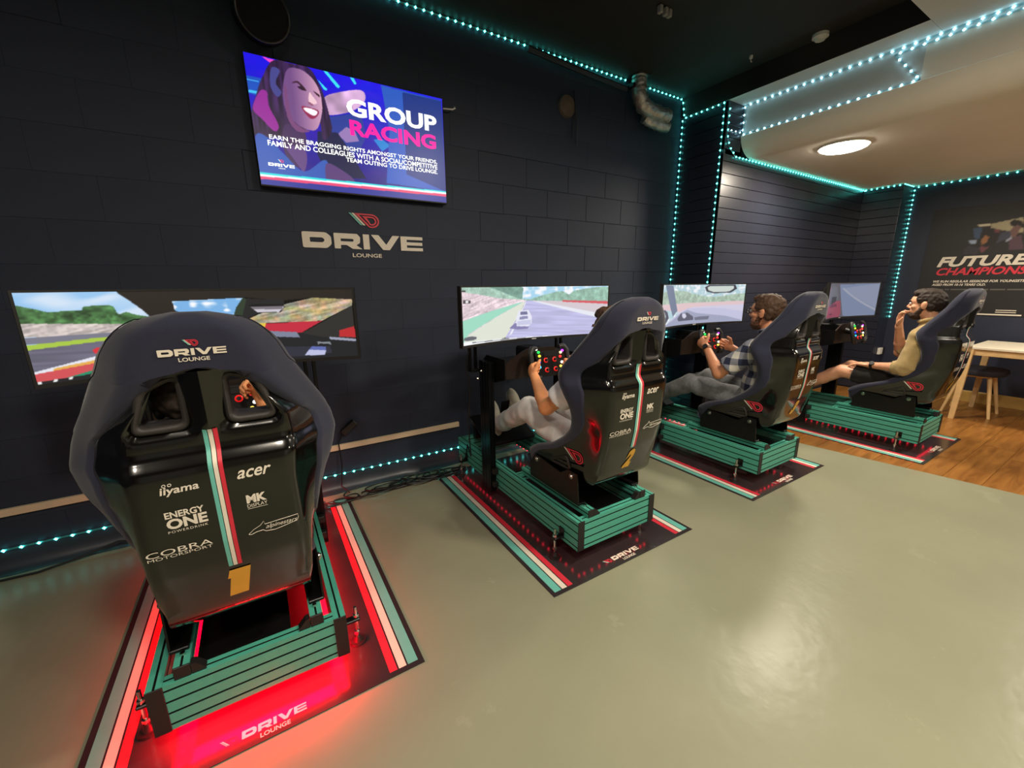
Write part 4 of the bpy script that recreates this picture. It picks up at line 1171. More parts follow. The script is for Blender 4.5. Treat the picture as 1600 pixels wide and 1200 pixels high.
PICTV = [
  ((24, 14, 150), [(-0.021, 1.038), (1.084, 1.517), (1.039, -0.147), (-0.127, -0.292)], 'tvbg'),
  ((20, 80, 190), [(-0.003, 0.831), (0.079, 0.831), (0.069, 0.688), (-0.013, 0.702)], 'plain'),
  ((60, 190, 240), [(-0.006, 0.726), (0.06, 0.727), (0.059, 0.711), (-0.008, 0.707)], 'plain'),
  ((70, 170, 235), [(-0.005, 0.809), (0.048, 0.809), (0.048, 0.8), (-0.006, 0.8)], 'plain'),
  ((245, 70, 200), [(0.077, 0.997), (0.129, 0.994), (0.129, 0.967), (0.11, 0.962)], 'plain'),
  ((60, 225, 240), [(0.349, 1.0), (0.366, 1.005), (0.425, 0.901), (0.415, 0.885), (0.405, 0.893)], 'plain'),
  ((60, 225, 240), [(0.316, 0.92), (0.326, 0.907), (0.361, 0.856), (0.354, 0.844), (0.342, 0.85)], 'plain'),
  ((60, 225, 240), [(0.478, 0.998), (0.498, 1.0), (0.511, 0.957), (0.5, 0.945)], 'plain'),
  ((205, 165, 205), [(0.334, 0.767), (0.38, 0.83), (0.529, 0.912), (0.547, 0.828), (0.475, 0.719), (0.355, 0.647), (0.329, 0.685)], 'blur'),
  ((40, 60, 150), [(0.354, 0.634), (0.519, 0.722), (0.539, 0.519), (0.485, 0.355), (0.342, 0.442)], 'plain'),
  ((150, 120, 180), [(0.389, 0.502), (0.437, 0.576), (0.48, 0.552), (0.498, 0.47), (0.429, 0.44)], 'plain'),
  ((20, 130, 210), [(0.577, 0.505), (0.618, 0.528), (0.673, 0.478), (0.621, 0.413)], 'plain'),
  ((40, 90, 190), [(0.641, 0.994), (0.995, 0.979), (0.997, 0.112), (0.632, 0.128), (0.671, 0.606)], 'plain'),
  ((20, 50, 130), [(0.761, 0.975), (0.995, 0.979), (0.997, 0.112), (0.755, 0.233)], 'plain'),
  ((22, 26, 70), [(0.29, 0.497), (0.39, 0.514), (0.428, 0.415), (0.52, 0.145), (0.322, 0.118), (0.277, 0.304)], 'plain'),
  ((52, 30, 70), [(0.121, 0.986), (0.204, 0.997), (0.281, 0.995), (0.316, 0.909), (0.337, 0.814), (0.355, 0.658), (0.361, 0.517), (0.313, 0.434), (0.297, 0.617), (0.197, 0.424), (0.11, 0.401), (0.003, 0.383), (-0.002, 0.546), (0.027, 0.685), (0.061, 0.823)], 'hair'),
  ((150, 40, 150), [(0.049, 0.735), (0.078, 0.735), (0.078, 0.636), (0.111, 0.492), (0.088, 0.44), (0.044, 0.516), (0.008, 0.591)], 'curve'),
  ((70, 70, 140), [(0.111, 0.929), (0.147, 0.921), (0.122, 0.825), (0.142, 0.757), (0.12, 0.716), (0.096, 0.793)], 'curve'),
  ((70, 45, 90), [(0.137, 0.5), (0.221, 0.489), (0.226, 0.363), (0.172, 0.161), (0.122, 0.29)], 'curve'),
  ((50, 90, 180), [(0.002, 0.372), (0.053, 0.385), (0.12, 0.267), (0.205, 0.144), (0.317, 0.265), (0.316, 0.017), (-0.005, 0.03)], 'curve'),
  ((100, 70, 130), [(0.132, 0.338), (0.223, 0.315), (0.205, 0.144), (0.164, 0.23)], 'curve'),
  ((90, 60, 120), [(0.315, 0.229), (0.372, 0.216), (0.456, 0.107), (0.32, 0.069)], 'curve'),
  ((232, 178, 200), [(0.181, 0.945), (0.24, 0.968), (0.29, 0.921), (0.318, 0.842), (0.326, 0.741), (0.32, 0.647), (0.292, 0.522), (0.255, 0.494), (0.204, 0.519), (0.168, 0.576), (0.148, 0.659), (0.151, 0.793)], 'face'),
  ((120, 70, 120), [(0.157, 0.795), (0.167, 0.798), (0.175, 0.579), (0.209, 0.509), (0.254, 0.487), (0.194, 0.47), (0.155, 0.573)], 'curve'),
  ((60, 30, 50), [(0.192, 0.842), (0.221, 0.872), (0.256, 0.82), (0.25, 0.809), (0.22, 0.856)], 'curve'),
  ((45, 25, 45), [(0.217, 0.828), (0.237, 0.834), (0.249, 0.808), (0.23, 0.812)], 'curve'),
  ((60, 30, 50), [(0.29, 0.82), (0.316, 0.801), (0.318, 0.779), (0.299, 0.801)], 'curve'),
  ((240, 200, 210), [(0.272, 0.803), (0.282, 0.784), (0.302, 0.733), (0.283, 0.71), (0.263, 0.732)], 'curve'),
  ((150, 90, 120), [(0.263, 0.726), (0.286, 0.708), (0.275, 0.699), (0.259, 0.713)], 'curve'),
  ((150, 40, 80), [(0.227, 0.677), (0.267, 0.681), (0.307, 0.666), (0.293, 0.615), (0.268, 0.59), (0.242, 0.623)], 'curve'),
  ((250, 245, 250), [(0.234, 0.667), (0.267, 0.674), (0.3, 0.658), (0.283, 0.621), (0.251, 0.637)], 'curve'),
  ((40, 225, 225), [(-0.006, 0.096), (1.017, 0.115), (1.016, 0.099), (-0.008, 0.077)], 'plain'),
  ((250, 250, 255), [(-0.008, 0.08), (1.016, 0.103), (1.016, 0.082), (-0.009, 0.062)], 'plain'),
  ((235, 70, 120), [(-0.009, 0.065), (1.016, 0.085), (1.015, 0.062), (-0.01, 0.041)], 'plain'),
  ((40, 50, 150), [(-0.01, 0.041), (1.015, 0.062), (1.014, -0.003), (-0.015, -0.017)], 'plain'),
]
PICP = [
  ((32, 30, 30), [(-0.169, 1.202), (0.634, 1.25), (0.914, -0.346), (0.091, -0.467)], 'plain'),
  ((60, 80, 110), [(0.282, 0.805), (0.345, 0.798), (0.338, 0.697), (0.305, 0.712)], 'plain'),
  ((165, 155, 125), [(0.386, 0.826), (0.447, 0.84), (0.568, 0.861), (0.591, 0.725), (0.457, 0.763), (0.392, 0.792)], 'plain'),
  ((205, 195, 165), [(0.305, 0.831), (0.386, 0.832), (0.389, 0.809), (0.315, 0.813)], 'plain'),
  ((30, 22, 22), [(0.339, 0.787), (0.392, 0.792), (0.446, 0.742), (0.446, 0.652), (0.39, 0.618), (0.353, 0.752)], 'plain'),
  ((150, 100, 62), [(0.349, 0.684), (0.371, 0.732), (0.398, 0.713), (0.39, 0.663), (0.363, 0.643)], 'plain'),
  ((110, 50, 60), [(0.41, 0.773), (0.44, 0.775), (0.461, 0.74), (0.43, 0.743)], 'plain'),
  ((28, 22, 24), [(0.497, 0.828), (0.518, 0.846), (0.556, 0.831), (0.578, 0.801), (0.584, 0.768), (0.51, 0.794)], 'plain'),
  ((110, 80, 75), [(0.519, 0.777), (0.544, 0.8), (0.568, 0.781), (0.554, 0.697), (0.527, 0.689), (0.512, 0.734)], 'plain'),
  ((85, 60, 70), [(0.514, 0.679), (0.554, 0.697), (0.579, 0.716), (0.616, 0.583), (0.53, 0.59)], 'plain'),
  ((60, 62, 80), [(0.446, 0.652), (0.503, 0.681), (0.523, 0.711), (0.509, 0.756), (0.461, 0.74)], 'plain'),
  ((150, 165, 190), [(0.272, 0.692), (0.324, 0.692), (0.322, 0.658), (0.289, 0.662)], 'plain'),
  ((150, 155, 175), [(0.498, 0.67), (0.524, 0.706), (0.534, 0.688), (0.505, 0.653)], 'plain'),
  ((50, 46, 54), [(0.253, 0.613), (0.284, 0.644), (0.352, 0.616), (0.354, 0.558), (0.26, 0.565)], 'plain'),
  ((110, 62, 70), [(0.352, 0.616), (0.364, 0.638), (0.39, 0.624), (0.418, 0.632), (0.375, 0.568)], 'plain'),
]
def vnoise(U, V, sx, sy, seed=0):
    rs = np.random.RandomState(seed); G = rs.rand(64, 64)
    x = U*sx; y = V*sy; i = np.floor(x).astype(int); j = np.floor(y).astype(int); fx = x-i; fy = y-j
    fx = fx*fx*(3-2*fx); fy = fy*fy*(3-2*fy); g = lambda a, b: G[b % 64, a % 64]
    return (g(i, j)*(1-fx)+g(i+1, j)*fx)*(1-fy)+(g(i, j+1)*(1-fx)+g(i+1, j+1)*fx)*fy
def inpoly(U, V, P):
    m = np.zeros(U.shape, bool); n = len(P)
    for i in range(n):
        x0, y0 = P[i]; x1, y1 = P[(i+1) % n]
        if y0 == y1: continue
        c = ((y0 > V) != (y1 > V)) & (U < (x1-x0)*(V-y0)/(y1-y0)+x0)
        m ^= c
    return m
def paint(pic, W, H, u0=0, u1=1, v0=0, v1=1, asp=3.4):
    U, V = np.meshgrid(np.linspace(u0, u1, W), np.linspace(v0, v1, H))
    img = np.zeros((H, W, 3))
    for k, (c, P, kind) in enumerate(pic):
        if kind in ('hair', 'face', 'tree', 'tree2', 'blur', 'curve'): P = crom([P[-1]]+list(P)+[P[0], P[1]], 5)[5:-5]
        m = inpoly(U, V, P); col = np.array(c)/255.0
        t = np.ones(U.shape)
        A = U*asp; f1 = vnoise(A, V, 14, 14, k); f2 = vnoise(A, V, 40, 40, k+9); f3 = vnoise(A, V, 6, 30, k+3)
        layer = np.ones((H, W, 3))*col
        if kind in ('tree', 'tree2'):
            s = 0.75 if kind == 'tree' else 0.3
            t = 1+s*((f1*0.6+f2*0.4)-0.5)*1.6; layer = layer*t[..., None]
        elif kind in ('gravel', 'gravel2', 'hill'):
            s = 0.35 if kind != 'hill' else 0.5
            t = 1+s*(vnoise(A+V*0.8, V-A*0.25, 5, 46, k)-0.5)+0.2*(f2-0.5); layer = layer*t[..., None]
            if kind == 'hill': layer[..., 2] *= 0.8+0.5*f3; layer[..., 0] *= 0.85+0.3*f1
        elif kind == 'cloud':
            q = np.clip((f1*0.6+f3*0.4-0.45)*4, 0, 1)[..., None]; layer = layer*(1-q)+np.array([.95, .96, .98])*q
        elif kind == 'sky':
            q = np.clip((vnoise(A+V*2, V*3-A, 2, 4, 5)-0.4)*1.6, 0, 0.8)[..., None]; layer = layer*(1-q)+np.array([.86, .9, .95])*q
        elif kind in ('road', 'road2'):
            t = 1+0.2*(vnoise(A, V+U*0.2, 2, 40, k)-0.5); layer = layer*t[..., None]
        elif kind == 'tvbg':
            layer = np.stack([0.06+0.12*f3, 0.05+0.2*V*0+0.12*f1*U, 0.45+0.45*V], -1)
        elif kind == 'hair':
            t = 1+0.9*(vnoise(U*1.7, V, 60, 6, 3)-0.5); layer = layer*t[..., None]
        elif kind == 'face':
            sh = np.clip((U-0.19)/0.16, 0, 1); layer = np.array([0.45, 0.30, 0.52])*(1-sh)[..., None]+col*sh[..., None]
        elif kind == 'blur':
            layer = layer*(0.8+0.4*f1)[..., None]
        img[m] = layer[m]
    # small blur for soft edges
    for _ in range(1):
        p = np.pad(img, ((1, 1), (1, 1), (0, 0)), mode='edge')
        img = (p[1:-1, 1:-1]*4+p[:-2, 1:-1]+p[2:, 1:-1]+p[1:-1, :-2]+p[1:-1, 2:])/8
    return img
ML2 = ['wide curved monitor of the first simulator showing a red car interior', 'wide curved monitor showing a white car ahead on the track', 'wide curved monitor showing a dashboard, in front of the man in glasses', 'wide curved monitor showing a red car, in front of the khaki shirted man']
PICS = [(PIC1, 480, 140, -.005, 1.024, -.036, .967), (PIC2, 380, 112, .007, 1.053, -.035, .963), (PIC3, 300, 90, .055, 1.107, -.02, 1.015), (PIC4, 240, 72, -.015, 1.08, .03, 1.048)]
for i, (cx, y0) in enumerate(RIGS):
    T = thing('curved_monitor', ML2[i], 'monitor', (cx, y0, 0), group='curved monitors in front of the simulators')
    link('casing', cached('casing', mon_body), T); link('bezel', cached('bezel', bezel), T)
    pic, W, H, u0, u1, v0, v1 = PICS[i]
    img = paint(pic, W, H, u0, u1, v0, v1)*(1, 0.82, 0.84, 0.78)[i]+(0, 0.16, 0.12, 0)[i]
    def fn(u, v):
        x, y = arc((u*2-1)*0.985, -0.0005); return (x, y, MZ0+0.014+v*(MZ1-MZ0-0.022))
    link('screen', screen_mesh(img, fn), T)
    for k, px in enumerate((-0.365, -0.325, 0.325, 0.365)):
        def fp(px=px):
            mb = MB(); mb.bbox(px-0.008, px+0.008, 0.965, 0.985, 0.868, 1.10, 0.002); return mb.mesh('stand_post', [BLACKM])
        link('stand_post', cached(('post', px), fp), T)
    def fa():
        mb = MB(); mb.bbox(-0.374, 0.374, 0.962, 0.988, 1.10, 1.13, 0.004); mb.bbox(-0.06, 0.06, 0.86, 0.962, 1.08, 1.3, 0.004)
        for sx in (-1, 1): 
            a, b = sorted((sx*0.272, sx*0.374)); mb.bbox(a, b, 0.9405, 0.988, 0.85, 0.868, 0.002)
        return mb.mesh('stand_arm', [BLACKM])
    link('stand_arm', cached('marm', fa), T)
    mb = MB(); mb.bbox(-0.018, 0.018, arc(0, -0.0055)[1], arc(0, -0.003)[1], MZ0+0.004, MZ0+0.009, 0.0005); mb.build('badge', [WHITEP], T)

# ------------------------------------------------------------------ wall television
TX0, TX1, TZ0, TZ1, TY = 0.1205, 1.223, 1.946, 2.580, 2.835
T = thing('wall_television', 'large wall television showing the group racing advert', 'television', ((TX0+TX1)/2, WY-0.004, (TZ0+TZ1)/2))
hw, hh = (TX1-TX0)/2, (TZ1-TZ0)/2; dy = TY-(WY-0.004)
mb = MB(); mb.bbox(-hw-0.006, hw+0.006, dy+0.001, dy+0.035, -hh-0.010, hh+0.006, 0.004); mb.build('casing', [BLACKP], T)
mb = MB(); mb.bbox(-0.2, 0.2, dy+0.035, 0.0, -0.15, 0.15, 0.004); mb.build('wall_bracket', [BLACKM], T)
img = paint(PICTV, 420, 242, asp=1.74)
link('screen', screen_mesh(img, lambda u, v: (-hw+u*2*hw, dy, -hh+v*2*hh)), T)
def tvt(s, u0, v0, u1, v1, m, bold, dz=0.0012):
    V, F = text2d(s, u0, v0, u1-u0, v1-v0, bold)
    mb = MB(); mb.add([(-hw+a*2*hw, dy-dz, -hh+b*2*hh) for a, b in V], F); mb.build('lettering', [m], T, None, False)
tvt('GROUP', 0.447, 0.675, 0.958, 0.825, SCW, 0.035); tvt('RACING', 0.455, 0.510, 0.948, 0.645, SCP, 0.035)
tvt('EARN THE BRAGGING RIGHTS AMONGST YOUR FRIENDS,', 0.062, 0.368, 0.950, 0.410, SCW, 0.02)
tvt('FAMILY AND COLLEAGUES WITH A SOCIAL/COMPETITIVE', 0.052, 0.320, 0.950, 0.364, SCW, 0.02)
tvt('TEAM OUTING TO DRIVE LOUNGE.', 0.420, 0.275, 0.950, 0.313, SCW, 0.02)
mb = logo_mesh(logo_parts(-hw+0.042*2*hw, -hh+0.158*2*hh, 0.119*2*hw, lw=0.25, lh=0.35), lambda a, b: (a, dy-0.0012, b)); mb.build('lettering', [SCW, SCR, SCT], T, None, False)

# painted logo on the block wall
T = thing('wall_logo', 'cream DRIVE LOUNGE logo with red emblem on the block wall', 'sign', (0.674, WY-0.006, 1.66))
h_ = 0.0925; wx0, wx1 = 0.296, 1.051
def wl(VF, mi, nm, lab=None):
    mb = MB(); V, F = VF; n = len(V)
    vs = [(a-0.674, 0.0, b-1.66) for a, b in V]; mb.add(vs, F)
    mb.build(nm, [mi], T, None, False, label=lab)
V, F = drive_word(); wl(fit(V, F, wx0, 1.622, wx1-wx0, h_), CREAM, 'lettering')
wl(text2d('LOUNGE', 0.579, 1.572, 0.185, 0.024, 0.02), CREAM, 'lettering')
V, F = icon_red(); wl(([(0.612+a*0.104, 1.752+b*0.088) for a, b in V], F), REDP, 'emblem')
for k, m in ((-0.17, CREAM), (-0.34, TEALP)):
    V, F = icon_stripe(k); wl(([(0.612+a*0.104, 1.752+b*0.088) for a, b in V], F), m, 'emblem_stripe')

# poster on the far wall
PY0, PZ0 = 1.80, 1.0
T = thing('wall_poster', 'dark FUTURE CHAMPIONS poster on the far right wall', 'poster', (XW-0.003, PY0-0.625, PZ0))
fnp = lambda u, v: (-0.004, 0.625-u*1.25, v*1.2)
mb = MB(); mb.box(-0.003, 0.0, -0.625, 0.625, 0.0, 1.2); mb.build('sheet', [MATEDGE], T, smooth=False)
link('print', screen_mesh(paint(PICP, 150, 140, asp=1.04), fnp, 'print', POSTER), T)
def pt(s, u0, v0, u1, v1, m, bold=0.03, shear=0.2):
    V, F = text2d(s, u0, v0, u1-u0, v1-v0, bold, shear); mb = MB()
    mb.add([(-0.0052, 0.625-a*1.25, b*1.2) for a, b in V], F); mb.build('lettering', [m], T, None, False)
pt('FUTURE', 0.10, 0.455, 0.665, 0.550, CREAM, 0.04, 0.3); pt('CHAMPIONS', 0.098, 0.375, 0.675, 0.446, REDP, 0.03, 0.3)
pt('WE RUN REGULAR SESSIONS FOR YOUNGSTERS', 0.095, 0.306, 0.70, 0.328, CREAM); pt('AGED FROM 10-16 YEARS OLD.', 0.095, 0.275, 0.45, 0.297, CREAM)
DULL = mat('dull_print', rgb(90, 88, 84), 0.5, noise_scale=20, noise_amt=0.05)
for a_, b_ in ((0.14, 0.18), (0.19, 0.22), (0.23, 0.34), (0.35, 0.42), (0.43, 0.47), (0.48, 0.57), (0.58, 0.69)):     # faint unreadable line
    mb = MB(); mb.box(-0.0055, -0.004, 0.625-b_*1.25, 0.625-a_*1.25, 0.234*1.2, 0.246*1.2); mb.build('faint_line', [DULL], T, smooth=False)
pt('TO', 0.395, 0.142, 0.435, 0.165, CREAM); pt('ORE', 0.385, 0.112, 0.46, 0.135, CREAM)
mb = MB(); mb.box(-0.0055, -0.004, 0.625-0.70*1.25, 0.625-0.36*1.25, 0.008, 0.022)
mb.build('rule', [CREAM], T, smooth=False)
for v in (0.05, 0.032):
    mb = MB(); mb.box(-0.0055, -0.004, 0.625-0.665*1.25, 0.625-0.545*1.25, v*1.2, v*1.2+0.008); mb.build('rule', [CREAM], T, smooth=False)

# ------------------------------------------------------------------ people
def skin_mat(name, c, r=0.5):
    m = mat(name, rgb(*c), r, noise_scale=40, noise_amt=0.06)
    b = m.node_tree.nodes['Principled BSDF']; b.inputs['Subsurface Weight'].default_value = 0.12; b.inputs['Subsurface Radius'].default_value = (0.02, 0.008, 0.004)
    return m
SKIN_A = skin_mat('skin_warm', (240, 162, 108)); SKIN_B = skin_mat('skin_tan', (214, 146, 108)); SKIN_C = skin_mat('skin_light', (218, 160, 126))
def cloth(name, c, amt=0.08, sc=30): return mat(name, rgb(*c), 0.9, sheen=0.2, spec=0.2, noise_scale=sc, noise_amt=amt, bump=0.3, bump_scale=18)
TEE = cloth('white_tee', (240, 238, 240)); SWEAT = cloth('grey_sweatpants', (232, 230, 228)); JEANS = cloth('grey_jeans', (118, 120, 122), 0.2, 60); KHAKI = cloth('khaki_shirt', (172, 148, 102)); SHORTS = cloth('black_shorts', (28, 26, 25))
DARKTEE = cloth('dark_tee', (40, 42, 52)); HAIR_BR = mat('brown_hair', rgb(74, 50, 32), 0.7, noise_scale=120, noise_amt=0.5); HAIR_DK = mat('dark_hair', rgb(40, 28, 20), 0.7, noise_scale=120, noise_amt=0.5)
BEARD_BR = mat('brown_beard', rgb(92, 60, 40), 0.85, noise_scale=160, noise_amt=0.5); BEARD_DK = mat('dark_beard', rgb(56, 38, 28), 0.85, noise_scale=160, noise_amt=0.5)
SHOE = mat('white_shoe', rgb(214, 206, 186), 0.6, noise_scale=15, noise_amt=0.08); SHOE_D = mat('dark_shoe', rgb(40, 40, 44), 0.6, noise_scale=15, noise_amt=0.08)
SOLE = mat('shoe_sole', rgb(235, 232, 222), 0.6, noise_scale=15, noise_amt=0.05)
EYEW = mat('eye_white', rgb(235, 230, 225), 0.3); EYED = mat('eye_iris', rgb(40, 26, 18), 0.2)
def check_mat():
    m = bpy.data.materials.new('checked_shirt'); m.use_nodes = True; nt = m.node_tree; b = nt.nodes['Principled BSDF']
    tc = nt.nodes.new('ShaderNodeTexCoord'); sx = nt.nodes.new('ShaderNodeSeparateXYZ'); nt.links.new(tc.outputs['Object'], sx.inputs[0])
    fr = []
    for o_, f_, ph in (('Y', 1/0.095, 0.1), ('Z', 1/0.095, 0.35)):
        a = nt.nodes.new('ShaderNodeMath'); a.operation = 'MULTIPLY_ADD'; nt.links.new(sx.outputs[o_], a.inputs[0]); a.inputs[1].default_value = f_; a.inputs[2].default_value = ph
        g = nt.nodes.new('ShaderNodeMath'); g.operation = 'FRACT'; nt.links.new(a.outputs[0], g.inputs[0])
        l = nt.nodes.new('ShaderNodeMath'); l.operation = 'LESS_THAN'; nt.links.new(g.outputs[0], l.inputs[0]); l.inputs[1].default_value = 0.5; fr.append(l)
    ad = nt.nodes.new('ShaderNodeMath'); ad.operation = 'ADD'; nt.links.new(fr[0].outputs[0], ad.inputs[0]); nt.links.new(fr[1].outputs[0], ad.inputs[1])
    dv = nt.nodes.new('ShaderNodeMath'); dv.operation = 'MULTIPLY'; nt.links.new(ad.outputs[0], dv.inputs[0]); dv.inputs[1].default_value = 0.5
    cr = nt.nodes.new('ShaderNodeValToRGB'); cr.color_ramp.interpolation = 'CONSTANT'
    cr.color_ramp.elements[0].color = rgb(206, 202, 192); cr.color_ramp.elements[1].position = 0.4; cr.color_ramp.elements[1].color = rgb(128, 130, 142)
    e_ = cr.color_ramp.elements.new(0.8); e_.color = rgb(38, 44, 70)
    nt.links.new(dv.outputs[0], cr.inputs['Fac']); nt.links.new(cr.outputs['Color'], b.inputs['Base Color']); b.inputs['Roughness'].default_value = 0.9
    return m
CHECK = check_mat()
class SB:
    """solid made of blended ellipsoids, tapered capsules and flat-ended cones"""
    def __init__(s): s.P = []
    def ell(s, c, r, ax=None, n=0):
        if not hasattr(r, '__len__'): r = (r, r, r)
        A = np.array([list(v) for v in (ax or (Vector((1,0,0)), Vector((0,1,0)), Vector((0,0,1))))])
        s.P.append(('e', np.array(c, float), np.array(r, float), A)); return s
    def cap(s, p0, r0, p1, r1, n=0): s.P.append(('c', np.array(p0, float), np.array(p1, float), r0, r1)); return s
    def cyl(s, p0, p1, r0, r1=None, n=0): s.P.append(('f', np.array(p0, float), np.array(p1, float), r0, r0 if r1 is None else r1)); return s
def remesh(sb, name, m, vox=0.006, smooth=0, disp=0.0, dscale=60, blend=0.014):
    lo = np.full(3, 1e9); hi = -lo; boxes = []
    for p in sb.P:
        if p[0] == 'e': e_ = np.sqrt(((p[3]*p[2][:, None])**2).sum(0)); a, b = p[1]-e_, p[1]+e_
        else: r = max(p[3], p[4]); a, b = np.minimum(p[1], p[2])-r, np.maximum(p[1], p[2])+r
        boxes.append((a, b)); lo = np.minimum(lo, a); hi = np.maximum(hi, b)
    lo -= 3*vox; N = np.ceil((hi-lo)/vox).astype(int)+4
    D = np.full(N, 0.05, np.float32); ax = [lo[k]+vox*np.arange(N[k]) for k in range(3)]
    for p, (a, b) in zip(sb.P, boxes):
        i0 = np.maximum(((a-0.02-lo)/vox).astype(int), 0); i1 = np.minimum(((b+0.02-lo)/vox).astype(int)+2, N)
        X = np.stack(np.meshgrid(*[ax[k][i0[k]:i1[k]] for k in range(3)], indexing='ij'), -1)
        kb = blend
        if p[0] == 'e':
            q = (X-p[1])@p[3].T; k0 = np.linalg.norm(q/p[2], axis=-1); k1 = np.linalg.norm(q/p[2]**2, axis=-1)+1e-9; d = k0*(k0-1)/k1
            kb = min(blend, p[2].min()*0.5)
        else:
            v = p[2]-p[1]; L = np.linalg.norm(v); t = ((X-p[1])@v)/max(L*L, 1e-12)
            tc = np.clip(t, 0, 1); d = np.linalg.norm(X-(p[1]+tc[..., None]*v), axis=-1)-(p[3]+(p[4]-p[3])*tc)
            if p[0] == 'f':
                rad = np.linalg.norm(X-(p[1]+t[..., None]*v), axis=-1)-(p[3]+(p[4]-p[3])*tc); d = np.maximum(rad, np.abs(t-0.5)*L-L/2)
            kb = min(blend, 0.35*min(p[3], p[4]))
        S = D[i0[0]:i1[0], i0[1]:i1[1], i0[2]:i1[2]]; h = np.maximum(kb-np.abs(S-d), 0)/kb
        S[...] = np.minimum(S, d)-h*h*kb*0.25
    s = D < 0
    c8 = [(x, y, z) for x in (0, 1) for y in (0, 1) for z in (0, 1)]
    sl = lambda A, o: A[o[0]:A.shape[0]-1+o[0], o[1]:A.shape[1]-1+o[1], o[2]:A.shape[2]-1+o[2]]
    cnt = sum(sl(s, o).astype(np.int8) for o in c8); act = (cnt > 0) & (cnt < 8)
    I = np.argwhere(act); vid = np.full(act.shape, -1, np.int32); vid[tuple(I.T)] = np.arange(len(I))
    acc = np.zeros((len(I), 3)); num = np.zeros(len(I))
    val = {o: D[I[:, 0]+o[0], I[:, 1]+o[1], I[:, 2]+o[2]] for o in c8}
    for o in c8:
        for k in range(3):
            if o[k]: continue
            o2 = list(o); o2[k] = 1; o2 = tuple(o2); a, b = val[o], val[o2]; mk = (a < 0) != (b < 0)
            t = np.where(mk, a/np.where(mk, a-b, 1), 0); pos = np.tile(np.array(o, float), (len(I), 1)); pos[:, k] += t
            acc[mk] += pos[mk]; num[mk] += 1
    V = lo+vox*(I+acc/num[:, None])
    F = []
    for k in range(3):
        a = [slice(None)]*3; b = [slice(None)]*3; a[k] = slice(0, -1); b[k] = slice(1, None)
        A, B = s[tuple(a)], s[tuple(b)]; E = np.argwhere(A != B)
        u, v = (k+1) % 3, (k+2) % 3
        E = E[(E[:, u] > 0) & (E[:, v] > 0) & (E[:, u] < vid.shape[u]) & (E[:, v] < vid.shape[v])]
        def cell(du, dv):
            q = E.copy(); q[:, u] += du; q[:, v] += dv; return vid[tuple(q.T)]
        Q = np.stack([cell(-1, -1), cell(0, -1), cell(0, 0), cell(-1, 0)], 1); fl = A[tuple(E.T)]
        Q[~fl] = Q[~fl][:, ::-1]; F.append(Q[(Q >= 0).all(1)])
    F = np.concatenate(F)
    for _ in range(2):                      # light relaxation
        sm = np.zeros_like(V); w_ = np.zeros(len(V))
        for e0, e1 in ((0, 1), (1, 2), (2, 3), (3, 0)):
            np.add.at(sm, F[:, e0], V[F[:, e1]]); np.add.at(sm, F[:, e1], V[F[:, e0]]); np.add.at(w_, F[:, e0], 1); np.add.at(w_, F[:, e1], 1)
        V = V*0.5+0.5*sm/np.maximum(w_, 1)[:, None]
    me = bpy.data.meshes.new(name); me.vertices.add(len(V)); me.vertices.foreach_set('co', V.astype(np.float32).ravel())
    me.loops.add(F.size); me.loops.foreach_set('vertex_index', F.ravel().astype(np.int32)); me.polygons.add(len(F)); me.polygons.foreach_set('loop_start', np.arange(0, F.size, 4, dtype=np.int32))
    me.update(calc_edges=True)
    if disp:
        nr = np.empty(len(V)*3, np.float32); me.vertices.foreach_get('normal', nr); nr = nr.reshape(-1, 3)
        k_ = np.array([noise.noise(Vector(v)*dscale) for v in V]); V = V+nr*(disp*k_)[:, None]
        me.vertices.foreach_set('co', V.astype(np.float32).ravel())
    me.materials.append(m); me.shade_smooth(); me.update()
    return me
V3 = lambda *a: Vector(a)
def hand(mb, wrist, f, n, s, curls=(55, 75, 50), spread=0.0, thumb=(0.55, 0.55, 0.62), sc=1.0):
    """f knuckle direction, n palm-facing direction, s thumb side"""
    w_ = Vector(wrist); f = Vector(f).normalized(); n = Vector(n); n = (n-f*n.dot(f)).normalized(); s_ = Vector(s); s = (s_-f*s_.dot(f)-n*s_.dot(n)).normalized()
    mb.ell(w_+f*0.05*sc, (0.052*sc, 0.041*sc, 0.018*sc), (f, s, n), 14)
    mb.ell(w_+f*0.078*sc, (0.026*sc, 0.042*sc, 0.016*sc), (f, s, n), 14)
    mb.cap(w_-f*0.01, 0.026*sc, w_+f*0.03*sc, 0.023*sc)
    for i, L in enumerate((0.082, 0.092, 0.086, 0.068)):
        p = w_+f*(0.088-0.004*abs(i-1))*sc+s*(0.030-0.0205*i)*sc
        ang = 0; r0 = 0.0098-0.0006*(i == 3)
        d0 = (f+s*spread*(1.5-i)).normalized()
        for seg, (fr_, cu) in enumerate(zip((0.46, 0.30, 0.24), curls)):
            ang += math.radians(cu+i*2); d = d0*math.cos(ang)+n*math.sin(ang)
            q = p+d*L*fr_*sc; mb.cap(p, r0*sc*(1-0.09*seg), q, r0*sc*(1-0.09*(seg+1)), 10); p = q
    p = w_+f*0.028*sc+s*0.030*sc+n*0.006; d = (f*thumb[0]+s*thumb[1]+n*thumb[2]).normalized()
    q = p+d*0.042*sc; mb.cap(p, 0.0135*sc, q, 0.0115*sc, 10); d2 = (d*0.7+f*0.45+n*0.3-s*0.25).normalized(); mb.cap(q, 0.0115*sc, q+d2*0.032*sc, 0.0088*sc, 10)
